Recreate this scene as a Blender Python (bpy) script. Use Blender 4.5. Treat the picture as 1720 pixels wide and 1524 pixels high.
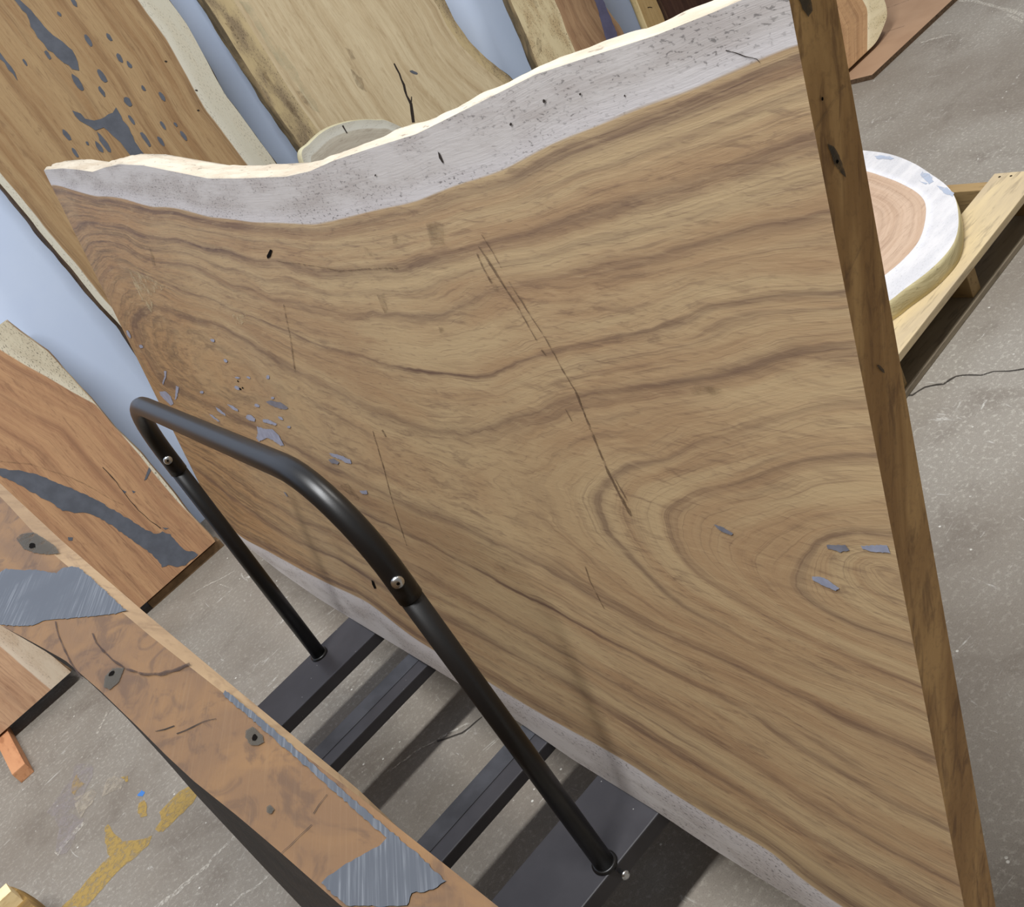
import bpy, bmesh, math, random
import numpy as np
from mathutils import Vector, Matrix
for o in list(bpy.data.objects): bpy.data.objects.remove(o)
SC = bpy.context.scene
COL = SC.collection
rng = random.Random(7)

# ------------------------------------------------------------------ camera
W, H, FPX = 1720.0, 1524.0, 1770.75
CAM = np.array([0.0, 0.0, 1.5])
# rows: world X (across the aisle), Y (towards the wall), Z (up) seen in camera axes (right, down, forward)
M = np.array([[0.6722302, -0.6504065, 0.3536635],
              [-0.5790681, -0.1642767, 0.7985570],
              [-0.4612880, -0.7416094, -0.4870614]])
cd = bpy.data.cameras.new('camera'); cam = bpy.data.objects.new('camera', cd); COL.objects.link(cam)
cd.sensor_fit = 'HORIZONTAL'; cd.sensor_width = 36.0; cd.lens = 36.0 * FPX / W
cd.clip_start = 0.02; cd.clip_end = 60
R = np.stack([M[:, 0], -M[:, 1], -M[:, 2]], 1)
mw = Matrix.Identity(4)
for i in range(3):
    for j in range(3): mw[i][j] = R[i, j]
    mw[i][3] = CAM[i]
cam.matrix_world = mw
SC.camera = cam

# ------------------------------------------------------------------ light
vs = SC.view_settings
vs.view_transform = 'Standard'; vs.look = 'None'; vs.gamma = 1.0; vs.use_curve_mapping = False
vs.exposure = 0.0
wd = bpy.data.worlds.new('world'); SC.world = wd; wd.use_nodes = True
bg = wd.node_tree.nodes['Background']
bg.inputs[0].default_value = (1.0, 0.965, 0.91, 1); bg.inputs[1].default_value = 0.23

def strip_light(name, loc, sx, sy, power, col=(1.0, 0.965, 0.90)):
    l = bpy.data.lights.new(name, 'AREA'); l.shape = 'RECTANGLE'; l.size = sx; l.size_y = sy
    l.energy = power; l.color = col
    o = bpy.data.objects.new(name, l); COL.objects.link(o); o.location = loc
    return o
# ceiling strip fixtures of the workshop, hung at 5.7 m
strip_light('ceiling_lamp_near_offscreen', (-0.75, 0.60, 5.7), 3.4, 0.32, 430, (0.97, 0.985, 1.0))
strip_light('ceiling_lamp_right_offscreen', (4.4, 0.60, 5.7), 1.3, 0.35, 150, (1.0, 0.97, 0.92))

# ------------------------------------------------------------------ helpers
def s2l(c):
    return tuple(((x / 255) / 12.92 if x / 255 <= 0.04045 else ((x / 255 + 0.055) / 1.055) ** 2.4) for x in c)
def ray(x, y): return M @ np.array([x - W / 2, y - H / 2, FPX])
def gz(x, y, z=0.0):
    r = ray(x, y); return CAM + r * (z - CAM[2]) / r[2]
class Plane:
    """a real plane of the place; px() turns a photo pixel into (u, v) on it"""
    def __init__(s, o, a, b, n):
        s.o, s.a, s.b, s.n = (np.array(v, float) for v in (o, a, b, n))
    def px(s, x, y):
        r = ray(x, y); P = CAM + r * (s.n @ (s.o - CAM)) / (s.n @ r) - s.o
        return float(P @ s.a), float(P @ s.b)
    def at(s, u, v, d=0.0): return tuple(s.o + s.a * u + s.b * v + s.n * d)
def crop(x0, y0, k):
    return lambda pts: [(x0 + x / k, y0 + y / k) for x, y in pts]

def link(name, me, mats, parent=None, smooth=False):
    o = bpy.data.objects.new(name, me); COL.objects.link(o)
    for m in (mats if isinstance(mats, (list, tuple)) else [mats]): me.materials.append(m)
    if parent is not None: o.parent = parent
    if smooth:
        for p in me.polygons: p.use_smooth = True
    return o
def frombm(name, bm, mats, parent=None, smooth=False):
    bmesh.ops.recalc_face_normals(bm, faces=bm.faces)
    me = bpy.data.meshes.new(name); bm.to_mesh(me); bm.free()
    return link(name, me, mats, parent, smooth)
def tag(o, label, cat, group=None):
    o['label'] = label; o['category'] = cat
    if group: o['group'] = group
    return o
def empty(name, loc, label, cat):
    o = bpy.data.objects.new(name, None); COL.objects.link(o); o.location = loc; return tag(o, label, cat)
def add_box(bm, x0, x1, y0, y1, z0, z1, bev=0.0, mat=None):
    vs_ = [bm.verts.new(p) for p in ((x0,y0,z0),(x1,y0,z0),(x1,y1,z0),(x0,y1,z0),(x0,y0,z1),(x1,y0,z1),(x1,y1,z1),(x0,y1,z1))]
    fs = [bm.faces.new([vs_[i] for i in f]) for f in ((3,2,1,0),(4,5,6,7),(0,1,5,4),(1,2,6,5),(2,3,7,6),(3,0,4,7))]
    if bev: bmesh.ops.bevel(bm, geom=list({e for f in fs for e in f.edges}), offset=bev, segments=2, affect='EDGES', profile=.6)
    if mat is not None:
        for v in vs_:
            if v.is_valid: v.co = mat @ v.co
def box(name, dims, m, parent=None, bev=0.002):
    bm = bmesh.new(); add_box(bm, *dims, bev=bev); return frombm(name, bm, m, parent)
def tube(name, pts, rad, m, parent=None, seg=20, caps=True):
    pts = [Vector(p) for p in pts]; n = len(pts)
    rads = rad if isinstance(rad, (list, tuple)) else [rad] * n
    bm = bmesh.new(); rings = []; up = None
    for i, p in enumerate(pts):
        t = (pts[min(i + 1, n - 1)] - pts[max(i - 1, 0)]).normalized()
        if up is None: up = t.orthogonal().normalized()
        up = (up - t * up.dot(t)).normalized(); s = t.cross(up)
        rings.append([bm.verts.new(p + (up * math.cos(a) + s * math.sin(a)) * rads[i]) for a in (2 * math.pi * k / seg for k in range(seg))])
    for a, b in zip(rings, rings[1:]):
        for k in range(seg): bm.faces.new((a[k], a[(k + 1) % seg], b[(k + 1) % seg], b[k])).smooth = True
    if caps: bm.faces.new(rings[0]); bm.faces.new(rings[-1])
    bmesh.ops.recalc_face_normals(bm, faces=bm.faces)
    me = bpy.data.meshes.new(name); bm.to_mesh(me); bm.free()
    return link(name, me, m, parent)
def wob(x, seed, amp=1.0):
    return amp * (math.sin(x * 3.1 + seed) * .5 + math.sin(x * 7.3 + seed * 2.3) * .3 + math.sin(x * 17.7 + seed * 3.7) * .15 + math.sin(x * 41 + seed * 5.1) * .06)
def interp(pts):
    pts = sorted(pts); xs = [p[0] for p in pts]; ys = [p[1] for p in pts]
    return lambda x: float(np.interp(x, xs, ys))

# ------------------------------------------------------------------ node materials
class NT:
    def __init__(s, name):
        s.m = bpy.data.materials.new(name); s.m.use_nodes = True; s.t = s.m.node_tree; s.t.nodes.clear()
        s.out = s.n('ShaderNodeOutputMaterial')
    def n(s, k, **kw):
        nd = s.t.nodes.new(k)
        for a, v in kw.items(): setattr(nd, a, v)
        return nd
    def put(s, sock, v):
        if hasattr(v, 'is_output') or isinstance(v, bpy.types.NodeSocket): s.t.links.new(v, sock)
        elif isinstance(v, (tuple, list)) and len(v) == 3 and sock.type == 'RGBA': sock.default_value = (*v, 1)
        else: sock.default_value = v
    def math(s, op, a, b=0.0, c=None, clamp=False):
        nd = s.n('ShaderNodeMath', operation=op, use_clamp=clamp); s.put(nd.inputs[0], a); s.put(nd.inputs[1], b)
        if c is not None: s.put(nd.inputs[2], c)
        return nd.outputs[0]
    def mix(s, f, a, b, mode='MIX'):
        nd = s.n('ShaderNodeMix', data_type='RGBA', blend_type=mode); s.put(nd.inputs[0], f); s.put(nd.inputs[6], a); s.put(nd.inputs[7], b); return nd.outputs[2]
    def comb(s, x, y, z):
        nd = s.n('ShaderNodeCombineXYZ'); [s.put(nd.inputs[i], v) for i, v in enumerate((x, y, z))]; return nd.outputs[0]
    def noise(s, vec, sc, det=3.0, rough=.55, dist=0.0):
        nd = s.n('ShaderNodeTexNoise'); s.put(nd.inputs['Vector'], vec); s.put(nd.inputs['Scale'], sc); s.put(nd.inputs['Detail'], det); s.put(nd.inputs['Roughness'], rough); s.put(nd.inputs['Distortion'], dist); return nd.outputs[0]
    def ramp(s, f, stops):
        nd = s.n('ShaderNodeValToRGB'); s.put(nd.inputs[0], f); e = nd.color_ramp.elements
        while len(e) < len(stops): e.new(0.5)
        for el, (p, c) in zip(e, stops):
            el.position = max(0, min(1, p)); el.color = (c, c, c, 1) if not isinstance(c, (tuple, list)) else (*c, 1)
        return nd.outputs[0]
    def step(s, v, a, b):
        nd = s.n('ShaderNodeMapRange', interpolation_type='SMOOTHSTEP'); s.put(nd.inputs[0], v); s.put(nd.inputs[1], a); s.put(nd.inputs[2], b); return nd.outputs[0]
    def attr(s, name): return s.n('ShaderNodeAttribute', attribute_name=name).outputs['Fac']
    def obj(s): return s.n('ShaderNodeTexCoord').outputs['Object']
    def bump(s, h, dist, strength=1.0):
        nd = s.n('ShaderNodeBump'); s.put(nd.inputs['Height'], h); s.put(nd.inputs['Distance'], dist); s.put(nd.inputs['Strength'], strength); return nd.outputs[0]
    def bsdf(s, col, rough=.6, spec=.4, metal=0.0, normal=None, alpha=None):
        b = s.n('ShaderNodeBsdfPrincipled'); s.put(b.inputs['Base Color'], col); s.put(b.inputs['Roughness'], rough); s.put(b.inputs['Specular IOR Level'], spec); s.put(b.inputs['Metallic'], metal)
        if normal is not None: s.put(b.inputs['Normal'], normal)
        sh = b.outputs[0]
        if alpha is not None:
            t = s.n('ShaderNodeBsdfTransparent'); mx = s.n('ShaderNodeMixShader'); s.put(mx.inputs[0], alpha); s.t.links.new(t.outputs[0], mx.inputs[1]); s.t.links.new(sh, mx.inputs[2]); sh = mx.outputs[0]
        s.t.links.new(sh, s.out.inputs[0]); return s.m

def wood(name, light, mid, dark, sap, sap2, bands, rscale=1.0, seed=0.0, warm=None, fleck=.5, streak=1.0, rough=.62, cream=None):
    """ring = growth-ring coordinate (0 at the sapwood border, negative in the sapwood), along = metres along the grain"""
    t = NT(name); ring, al, ac = t.attr('ring'), t.attr('along'), t.attr('across')
    wv = t.noise(t.comb(t.math('MULTIPLY', al, 1.0), t.math('MULTIPLY', ac, 2.0), seed + 3.3), 7.0, 3, .6)
    r1 = t.math('MULTIPLY_ADD', t.math('SUBTRACT', wv, .5), .030 / rscale, ring)
    low = t.noise(t.comb(t.math('MULTIPLY', al, 1.3), t.math('MULTIPLY', r1, 9 * rscale), seed), 1.6, 4, .6)
    fine = t.noise(t.comb(t.math('MULTIPLY', al, 3.2), t.math('MULTIPLY', r1, 62 * rscale), seed + 5), 1.5, 4, .65)
    pore = t.noise(t.comb(t.math('MULTIPLY', al, 34), t.math('MULTIPLY', ac, 240), seed + 9), 1.0, 2, .6)
    patch = t.noise(t.comb(al, ac, seed + 20), 3.4, 3, .55)
    col = t.mix(t.step(low, .34, .66), light, mid)
    col = t.mix(t.math('MULTIPLY', t.math('MULTIPLY', t.step(fine, .48, .72), t.step(patch, .36, .62)), .50 * streak), col, dark)
    if warm is not None:
        wc, a0, a1 = warm
        wm = t.step(t.math('MULTIPLY_ADD', t.math('SUBTRACT', patch, .5), .9, al), a0, a1)
        col = t.mix(t.math('MULTIPLY', wm, .75), col, t.mix(t.step(fine, .40, .66), wc, tuple(c * .46 for c in wc)))
    stops = [(0.0, 0.0)]
    for c, wd_, st in bands:
        p = lambda r: (r + .4) / 1.6
        stops += [(p(c - wd_ * .45), 0.0), (p(c), st), (p(c + wd_), 0.0)]
    stops.append((1.0, 0.0)); stops.sort()
    band = t.ramp(t.math('MULTIPLY_ADD', r1, 1 / 1.6, .25), stops[:32])
    bm_ = t.math('MULTIPLY', band, t.math('MULTIPLY_ADD', t.step(fine, .30, .62), .5, t.math('MULTIPLY_ADD', t.step(patch, .3, .65), .3, .25)), clamp=True)
    brk = t.noise(t.comb(t.math('MULTIPLY', al, 2.2), t.math('MULTIPLY', ring, 10.0), seed + 61), 1.0, 2, .5)
    col = t.mix(t.math('MULTIPLY', bm_, t.math('MULTIPLY_ADD', t.step(brk, .35, .6), .5, .5)), col, dark)
    mot = t.noise(t.comb(t.math('MULTIPLY', al, 16), t.math('MULTIPLY', ac, 95), seed + 71), 1.0, 4, .7, .6)
    col = t.mix(t.math('MULTIPLY', t.math('MULTIPLY', t.step(mot, .50, .68), t.step(brk, .62, .40)), .42), col, dark)
    col = t.mix(t.math('MULTIPLY', t.step(mot, .48, .30), .25), col, tuple(min(1, c * 1.18) for c in light))
    hair = t.noise(t.comb(t.math('MULTIPLY', al, 5.0), t.math('MULTIPLY', r1, 230 * rscale), seed + 15), 1.3, 3, .7)
    col = t.mix(t.math('MULTIPLY', t.step(hair, .52, .70), .30), col, dark)
    col = t.mix(t.math('MULTIPLY', t.step(pore, .58, .72), .30), col, dark)
    col = t.mix(t.math('MULTIPLY', t.step(patch, .5, .8), .30), col, tuple(min(1, c * 1.22) for c in light))
    # sapwood
    sp = t.noise(t.comb(t.math('MULTIPLY', al, 5), t.math('MULTIPLY', ac, 16), seed + 30), 1.6, 4, .62)
    sc = t.mix(t.step(sp, .36, .66), sap, sap2)
    sc = t.mix(t.math('MULTIPLY', t.step(ring, -.09, -.01), .55), sc, tuple(min(1, c * k) for c, k in zip(sap, (1.18, 1.20, 1.27))))
    if cream: sc = t.mix(t.math('MULTIPLY', t.step(al, 1.15, .6), .7), sc, s2l(cream))
    fl = t.noise(t.comb(t.math('MULTIPLY', al, 130), t.math('MULTIPLY', ac, 300), seed + 40), 1.0, 3, .6, .3)
    sc = t.mix(t.math('MULTIPLY', t.math('MULTIPLY', t.step(fl, .55, .66), t.step(sp, .36, .60)), fleck), sc, tuple(c * .28 for c in sap2))
    sm = t.step(t.math('MULTIPLY_ADD', t.math('SUBTRACT', fine, .5), .012 / rscale, ring), .003 / rscale, -.006 / rscale)
    sm = t.math('SUBTRACT', 1.0, t.step(t.math('MULTIPLY_ADD', t.math('SUBTRACT', fine, .5), .012, ring), -.006, .004))
    col = t.mix(sm, col, sc)
    nb = t.bump(t.math('ADD', fine, t.math('MULTIPLY', pore, .6)), .0007, .5)
    return t.bsdf(col, rough, .35, normal=nb)
def edgewood(name, a, b, dk, seed=0.0, sc=1.0, amt=.5, rough=.75):
    t = NT(name); al, ac = t.attr('along'), t.attr('across')
    v = t.comb(t.math('MULTIPLY', al, 7 * sc), t.math('MULTIPLY', ac, 34 * sc), seed)
    n1 = t.noise(v, 1.2, 4, .6); n2 = t.noise(t.comb(t.math('MULTIPLY', al, 40 * sc), t.math('MULTIPLY', ac, 140 * sc), seed + 7), 1.0, 4, .65)
    c = t.mix(t.step(n1, .35, .65), a, b); c = t.mix(t.math('MULTIPLY', t.step(n2, .58, .70), amt), c, dk)
    return t.bsdf(c, rough, .3, normal=t.bump(t.math('ADD', n1, n2), .003, .6))
def plainwood(name, a, b, dk, sx, sy, sz, seed=0.0, rough=.65):
    """sawn stock, grain along the axis with the smallest factor"""
    t = NT(name); o = t.obj(); s = t.n('ShaderNodeSeparateXYZ'); t.put(s.inputs[0], o)
    v = t.comb(*(t.math('MULTIPLY_ADD', s.outputs[i], k, seed) for i, k in enumerate((sx, sy, sz))))
    n1 = t.noise(v, 1.0, 4, .6, .4); n2 = t.noise(v, 5.0, 3, .6)
    c = t.mix(t.step(n1, .3, .7), a, b); c = t.mix(t.math('MULTIPLY', t.step(n2, .52, .72), .6), c, dk)
    return t.bsdf(c, rough, .3, normal=t.bump(n2, .0015, .5))
def flat(name, col, rough=.5, spec=.4, metal=0.0, var=0.0, scale=30.0):
    t = NT(name)
    c = s2l(col)
    if var:
        n = t.noise(t.obj(), scale, 4, .6); c = t.mix(t.step(n, .3, .7), tuple(x * (1 - var) for x in c), tuple(min(1, x * (1 + var)) for x in c))
    return t.bsdf(c, rough, spec, metal)
def stain(name, col, alpha, scale=60.0, lo=.35, hi=.6, rough=.6):
    t = NT(name); n = t.noise(t.obj(), scale, 4, .65)
    return t.bsdf(s2l(col), rough, .3, alpha=t.math('MULTIPLY', t.step(n, lo, hi), alpha))

M_metal = NT('black_powder_coat')
_n = M_metal.noise(M_metal.obj(), 900, 2)
M_metal = M_metal.bsdf(s2l((22, 21, 21)), .36, .45, normal=M_metal.bump(_n, .0002, .35))
M_plate = NT('dark_grey_painted_steel')
_o = M_plate.obj(); _n = M_plate.noise(_o, 9, 4, .6); _d = M_plate.n('ShaderNodeTexVoronoi'); M_plate.put(_d.inputs['Vector'], _o); M_plate.put(_d.inputs['Scale'], 55.0)
_c = M_plate.mix(M_plate.step(_n, .35, .7), s2l((54, 52, 55)), s2l((63, 61, 64)))
_c = M_plate.mix(M_plate.math('MULTIPLY', M_plate.math('SUBTRACT', 1.0, M_plate.step(_d.outputs['Distance'], .03, .075)), M_plate.step(M_plate.noise(_o, 14, 2), .5, .62)), _c, s2l((165, 165, 160)))
M_plate = M_plate.bsdf(_c, .42, .4)
M_dark = flat('black_rail_side', (16, 16, 18), .45)
M_pad = flat('dusty_rubber_pad', (70, 71, 76), .7, .25, var=.25, scale=14)
M_zinc = flat('zinc_plated_bolt', (205, 208, 210), .28, .5, 1.0)
M_tyre = flat('black_rubber_tyre', (22, 22, 22), .8)
M_resin_dk = flat('charcoal_resin', (84, 88, 97), .42, .45, var=.13, scale=26)
M_resin_lt = flat('lavender_grey_filler', (142, 146, 163), .5, .4, var=.12, scale=60)
M_resin_md = flat('grey_filler', (112, 113, 122), .5, .4, var=.15, scale=60)
M_hole = flat('dark_hole', (14, 11, 9), .95, .05)
M_knot = stain('greenish_knot_stain', (66, 62, 54), .78, 40, .22, .5)
M_smear = stain('dark_smear', (108, 88, 66), .36, 50, .25, .75)
M_scr = stain('saw_scratch', (96, 76, 58), .62, 120, .30, .55)
M_pale = stain('pale_torn_grain', (203, 184, 146), .55, 40, .40, .66)
M_crack = flat('crack_line', (52, 46, 42), .9, .1)

# ------------------------------------------------------------------ flat marks (fillers, stains, holes) on a plane
_dz = [0]
def mark(parent, plane, pts, m, name, sub=0, jag=0.0):
    """pts are photo pixels; the mark is a flat inlay lying on the plane"""
    uv = [(max(u, getattr(plane, 'umin', -99)), max(v, getattr(plane, 'vmin', -99))) for u, v in (plane.px(*p) for p in pts)]
    if jag:
        out = []
        for (a, b), (c, d) in zip(uv, uv[1:] + uv[:1]):
            L = math.hypot(c - a, d - b); k = max(1, min(14, int(L / (jag * 2.2))))
            for i in range(k):
                f = i / k; out.append((a + (c - a) * f + rng.uniform(-jag, jag) * .5, b + (d - b) * f + rng.uniform(-jag, jag) * .5))
        uv = out
    _dz[0] = (_dz[0] + 1) % 9
    bm = bmesh.new(); d = .0007 + .00008 * _dz[0]
    f = bm.faces.new([bm.verts.new(plane.at(u, v, d)) for u, v in uv])
    f.normal_update()
    if Vector(tuple(plane.n)).dot(f.normal) < 0: f.normal_flip()
    bmesh.ops.triangulate(bm, faces=bm.faces)
    me = bpy.data.meshes.new(name); bm.to_mesh(me); bm.free()
    return link(name, me, m, parent)
def blob(parent, plane, c, rx, ry, ang, m, name, n=12, jag=.18):
    a = math.radians(ang); pts = []
    for k in range(n):
        t = 2 * math.pi * k / n; q = 1 + rng.uniform(-jag, jag)
        x, y = rx * q * math.cos(t), ry * q * math.sin(t)
        pts.append((c[0] + x * math.cos(a) - y * math.sin(a), c[1] + x * math.sin(a) + y * math.cos(a)))
    return mark(parent, plane, pts, m, name)
def strip(parent, plane, pts, w0, w1, m, name, jit=0.0):
    """thin line through photo pixels, w0..w1 pixels wide"""
    P = [np.array(p, float) for p in pts]; L, Rr = [], []
    fine = []
    for a, b in zip(P, P[1:]):
        k = max(1, int(np.hypot(*(b - a)) / 9)) if jit else 1
        for i in range(k): fine.append(a + (b - a) * i / k)
    fine.append(P[-1])
    n = len(fine)
    for i, p in enumerate(fine):
        t = fine[min(i + 1, n - 1)] - fine[max(i - 1, 0)]; t = t / (np.hypot(*t) + 1e-9); nn = np.array([-t[1], t[0]])
        q = p + nn * rng.uniform(-jit, jit); w = (w0 + (w1 - w0) * i / max(1, n - 1)) * (1 + (rng.uniform(-.4, .4) if jit else 0)) / 2
        L.append(tuple(q + nn * w)); Rr.append(tuple(q - nn * w))
    _dz[0] = (_dz[0] + 1) % 9
    bm = bmesh.new(); d = .0007 + .00008 * _dz[0]
    a = [bm.verts.new(plane.at(*plane.px(*p), d)) for p in L]; b = [bm.verts.new(plane.at(*plane.px(*p), d)) for p in Rr]
    for i in range(n - 1):
        f = bm.faces.new((a[i], a[i + 1], b[i + 1], b[i])); f.normal_update()
        if Vector(tuple(plane.n)).dot(f.normal) < 0: f.normal_flip()
    me = bpy.data.meshes.new(name); bm.to_mesh(me); bm.free()
    return link(name, me, m, parent)

# ------------------------------------------------------------------ slab builder
def set_attrs(me, ring, along, across):
    for nm, arr in (('ring', ring), ('along', along), ('across', across)):
        a = me.attributes.new(nm, 'FLOAT', 'POINT'); a.data.foreach_set('value', np.asarray(arr, np.float32))
def slab(name, P, S, lo, hi, th, nt, ringf, mats, edge_amp=.004, bulge=.008, slant=(0.0, 0.0), seed=1.0, parent=None):
    """board in the frame P(s, t, d): s along the grain, t across, d depth behind the front face.
    mats: front/back wood, live edge, sawn end"""
    S = np.asarray(S); ns = len(S); verts, A, B, Cc = [], [], [], []
    dl = np.linspace(0, 1, 7)[1:-1]
    loop = None
    T = np.linspace(0, 1, nt)
    per = 2 * nt + 2 * len(dl)
    for s in S:
        l, h = lo(s), hi(s)
        sec = [(l + (h - l) * t, 0.0) for t in T]
        sec += [(h + slant[1] * k + (bulge * math.sin(math.pi * k) + edge_amp * wob(s * 3 + k * 5, seed + k * 9)) , th * k) for k in dl]
        sec += [(l + slant[0] + (h + slant[1] - l - slant[0]) * t, th) for t in T[::-1]]
        sec += [(l + slant[0] * k - (bulge * math.sin(math.pi * k) + edge_amp * wob(s * 3 + k * 5, seed + 4 + k * 9)), th * k) for k in dl[::-1]]
        for t, d in sec:
            verts.append(P(s, t, d)); A.append(s); B.append(t + d * 1.0)
        Cc += [(s, t) for t, d in sec]
    ring = ringf(np.array([c[0] for c in Cc]), np.array([c[1] for c in Cc]))
    faces, mi = [], []
    for i in range(ns - 1):
        for j in range(per):
            k = (j + 1) % per
            faces.append((i * per + j, i * per + k, (i + 1) * per + k, (i + 1) * per + j))
            mi.append(0 if (j < nt - 1 or nt + len(dl) <= j < 2 * nt + len(dl) - 1) else 1)
    # sawn ends: quads between front and back
    for base in (0, (ns - 1) * per):
        fr = [base + j for j in range(nt)]; bk = [base + 2 * nt + len(dl) - 1 - j for j in range(nt)]
        for j in range(nt - 1): faces.append((fr[j], fr[j + 1], bk[j + 1], bk[j])); mi.append(2)
        faces.append(tuple([fr[-1]] + [base + nt + k for k in range(len(dl))] + [bk[-1]])); mi.append(2)
        faces.append(tuple([bk[0]] + [base + 2 * nt + len(dl) + k for k in range(len(dl))] + [fr[0]])); mi.append(2)
    me = bpy.data.meshes.new(name); me.from_pydata(verts, [], faces); me.update()
    set_attrs(me, ring, A, B)
    for p, k in zip(me.polygons, mi): p.material_index = k; p.use_smooth = (k == 1)
    bm = bmesh.new(); bm.from_mesh(me); bmesh.ops.recalc_face_normals(bm, faces=bm.faces); bm.to_mesh(me); bm.free()
    return link(name, me, mats, parent)
def disc(name, P, outline, th, ringf, mats, nr=10, bulge=.006, parent=None, sub=6):
    """round slice or free outline: outline is a closed list of (u, v) on the front face"""
    pts = []
    n = len(outline)
    for i in range(n):                                           # Catmull-Rom
        p0, p1, p2, p3 = (np.array(outline[(i + k - 1) % n], float) for k in range(4))
        for k in range(sub):
            t = k / sub
            pts.append(.5 * ((2 * p1) + (-p0 + p2) * t + (2 * p0 - 5 * p1 + 4 * p2 - p3) * t * t + (-p0 + 3 * p1 - 3 * p2 + p3) * t ** 3))
    n = len(pts); c = sum(pts) / n
    verts, rg, al, ac = [], [], [], []
    def ringrow(f, d, extra=0.0):
        for p in pts:
            q = c + (p - c) * f; r = p - c; q = q + r / np.hypot(*r) * extra
            verts.append(P(q[0], q[1], d)); rg.append(ringf(f, q)); al.append(q[0] + d); ac.append(q[1] + d)
    F = np.linspace(0.04, 1, nr)
    for f in F: ringrow(f, 0)
    for k in (.25, .5, .75): ringrow(1, th * k, bulge * math.sin(math.pi * k))
    for f in F[::-1]: ringrow(f, th)
    rows = nr * 2 + 3; faces, mi = [], []
    for i in range(rows - 1):
        for j in range(n):
            k = (j + 1) % n; faces.append((i * n + j, i * n + k, (i + 1) * n + k, (i + 1) * n + j)); mi.append(1 if nr - 1 <= i < nr + 3 else 0)
    faces.append(tuple(range(n))); mi.append(0); faces.append(tuple(range((rows - 1) * n, rows * n))); mi.append(0)
    me = bpy.data.meshes.new(name); me.from_pydata(verts, [], faces); me.update(); set_attrs(me, rg, al, ac)
    for p, k in zip(me.polygons, mi): p.material_index = k; p.use_smooth = (k == 1)
    bm = bmesh.new(); bm.from_mesh(me); bmesh.ops.recalc_face_normals(bm, faces=bm.faces); bm.to_mesh(me); bm.free()
    return link(name, me, mats, parent)

# ================================================================== SETTING
def floor_material():
    t = NT('worn_concrete'); o = t.obj()
    s = t.n('ShaderNodeSeparateXYZ'); t.put(s.inputs[0], o)
    big = t.noise(o, 1.3, 5, .6, .3); med = t.noise(o, 6.0, 5, .65, .4); gr = t.noise(o, 95, 4, .7); fine = t.noise(o, 420, 3, .7)
    c = t.mix(t.step(big, .35, .65), s2l((126, 118, 108)), s2l((141, 135, 126)))
    c = t.mix(t.math('MULTIPLY', t.step(med, .48, .72), .55), c, s2l((106, 97, 88)))
    c = t.mix(t.math('MULTIPLY', t.step(gr, .50, .68), t.math('MULTIPLY_ADD', t.step(big, .4, .7), .35, .18)), c, s2l((196, 192, 180)))
    c = t.mix(t.math('MULTIPLY', t.step(fine, .50, .68), .42), c, s2l((84, 78, 70)))
    # scuffs: short pale scratches and chips
    sv = t.comb(t.math('MULTIPLY', s.outputs[0], 5.0), t.math('MULTIPLY', s.outputs[1], 26.0), 1.0)
    sc = t.noise(sv, 1.6, 5, .75, .8); c = t.mix(t.math('MULTIPLY', t.step(sc, .62, .72), .55), c, s2l((205, 203, 196)))
    sv2 = t.comb(t.math('MULTIPLY', s.outputs[0], 24.0), t.math('MULTIPLY', s.outputs[1], 6.0), 5.0)
    sc2 = t.noise(sv2, 1.6, 5, .75, .8); c = t.mix(t.math('MULTIPLY', t.step(sc2, .63, .73), .5), c, s2l((208, 206, 200)))
    vo = t.n('ShaderNodeTexVoronoi'); t.put(vo.inputs['Vector'], o); t.put(vo.inputs['Scale'], 26.0)
    chip = t.math('SUBTRACT', 1.0, t.step(vo.outputs['Distance'], .05, .085))
    c = t.mix(t.math('MULTIPLY', t.math('MULTIPLY', chip, t.step(med, .46, .58)), .75), c, s2l((222, 220, 212)))
    return t.bsdf(c, t.math('MULTIPLY_ADD', med, .25, .58), .3, normal=t.bump(t.math('ADD', gr, med), .0012, .6))
M_floor = floor_material()
bm = bmesh.new(); add_box(bm, -4, 9, -3, 3.75, -.12, 0)
floor = frombm('floor', bm, M_floor); floor['kind'] = 'structure'
FL = Plane((0, 0, 0), (1, 0, 0), (0, 1, 0), (0, 0, 1))
M_wall = NT('pale_blue_white_wall'); _o = M_wall.obj(); _n = M_wall.noise(_o, 3, 4)
M_wall = M_wall.bsdf(M_wall.mix(M_wall.step(_n, .3, .7), s2l((208, 224, 252)), s2l((214, 229, 254))), .55, .35)
YW = 3.60
bm = bmesh.new(); add_box(bm, -4, 9, YW, YW + .15, 0, 5.9)
wall = frombm('wall_back', bm, M_wall); wall['kind'] = 'structure'

# floor paint, cracks and scrapes (flat, lying on the concrete)
M_yellow = stain('worn_yellow_paint', (172, 144, 80), .80, 70, .20, .60)
M_lav = stain('pale_grey_paint_patch', (160, 152, 152), .6, 40, .25, .75)
M_cream = stain('cream_paint_patch', (178, 168, 152), .7, 60, .25, .7)
M_blue = flat('blue_paint_speck', (62, 120, 190), .6)
M_scrape = stain('pale_scrape', (206, 200, 188), .62, 110, .36, .62)
k = crop(0, 1150, 3.822)
for pts in ([(1215,650),(1275,700),(1240,760),(1150,850),(1040,950),(1000,930),(1040,870),(1020,820),(1100,740),(1150,690)],
            [(975,975),(960,1030),(880,1100),(760,1200),(660,1310),(560,1430),(390,1430),(430,1400),(520,1310),(620,1190),(700,1110),(680,1010),(670,920),(690,905),(790,1000),(870,1000)],
            [(490,585),(515,610),(540,640),(500,680),(480,712),(455,690),(465,630)], [(780,595),(822,590),(825,620),(808,635)],
            [(890,770),(930,740),(950,780),(940,850),(900,865),(885,820)]):
    mark(floor, FL, k(pts), M_yellow, 'yellow_floor_paint', jag=.006)
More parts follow.
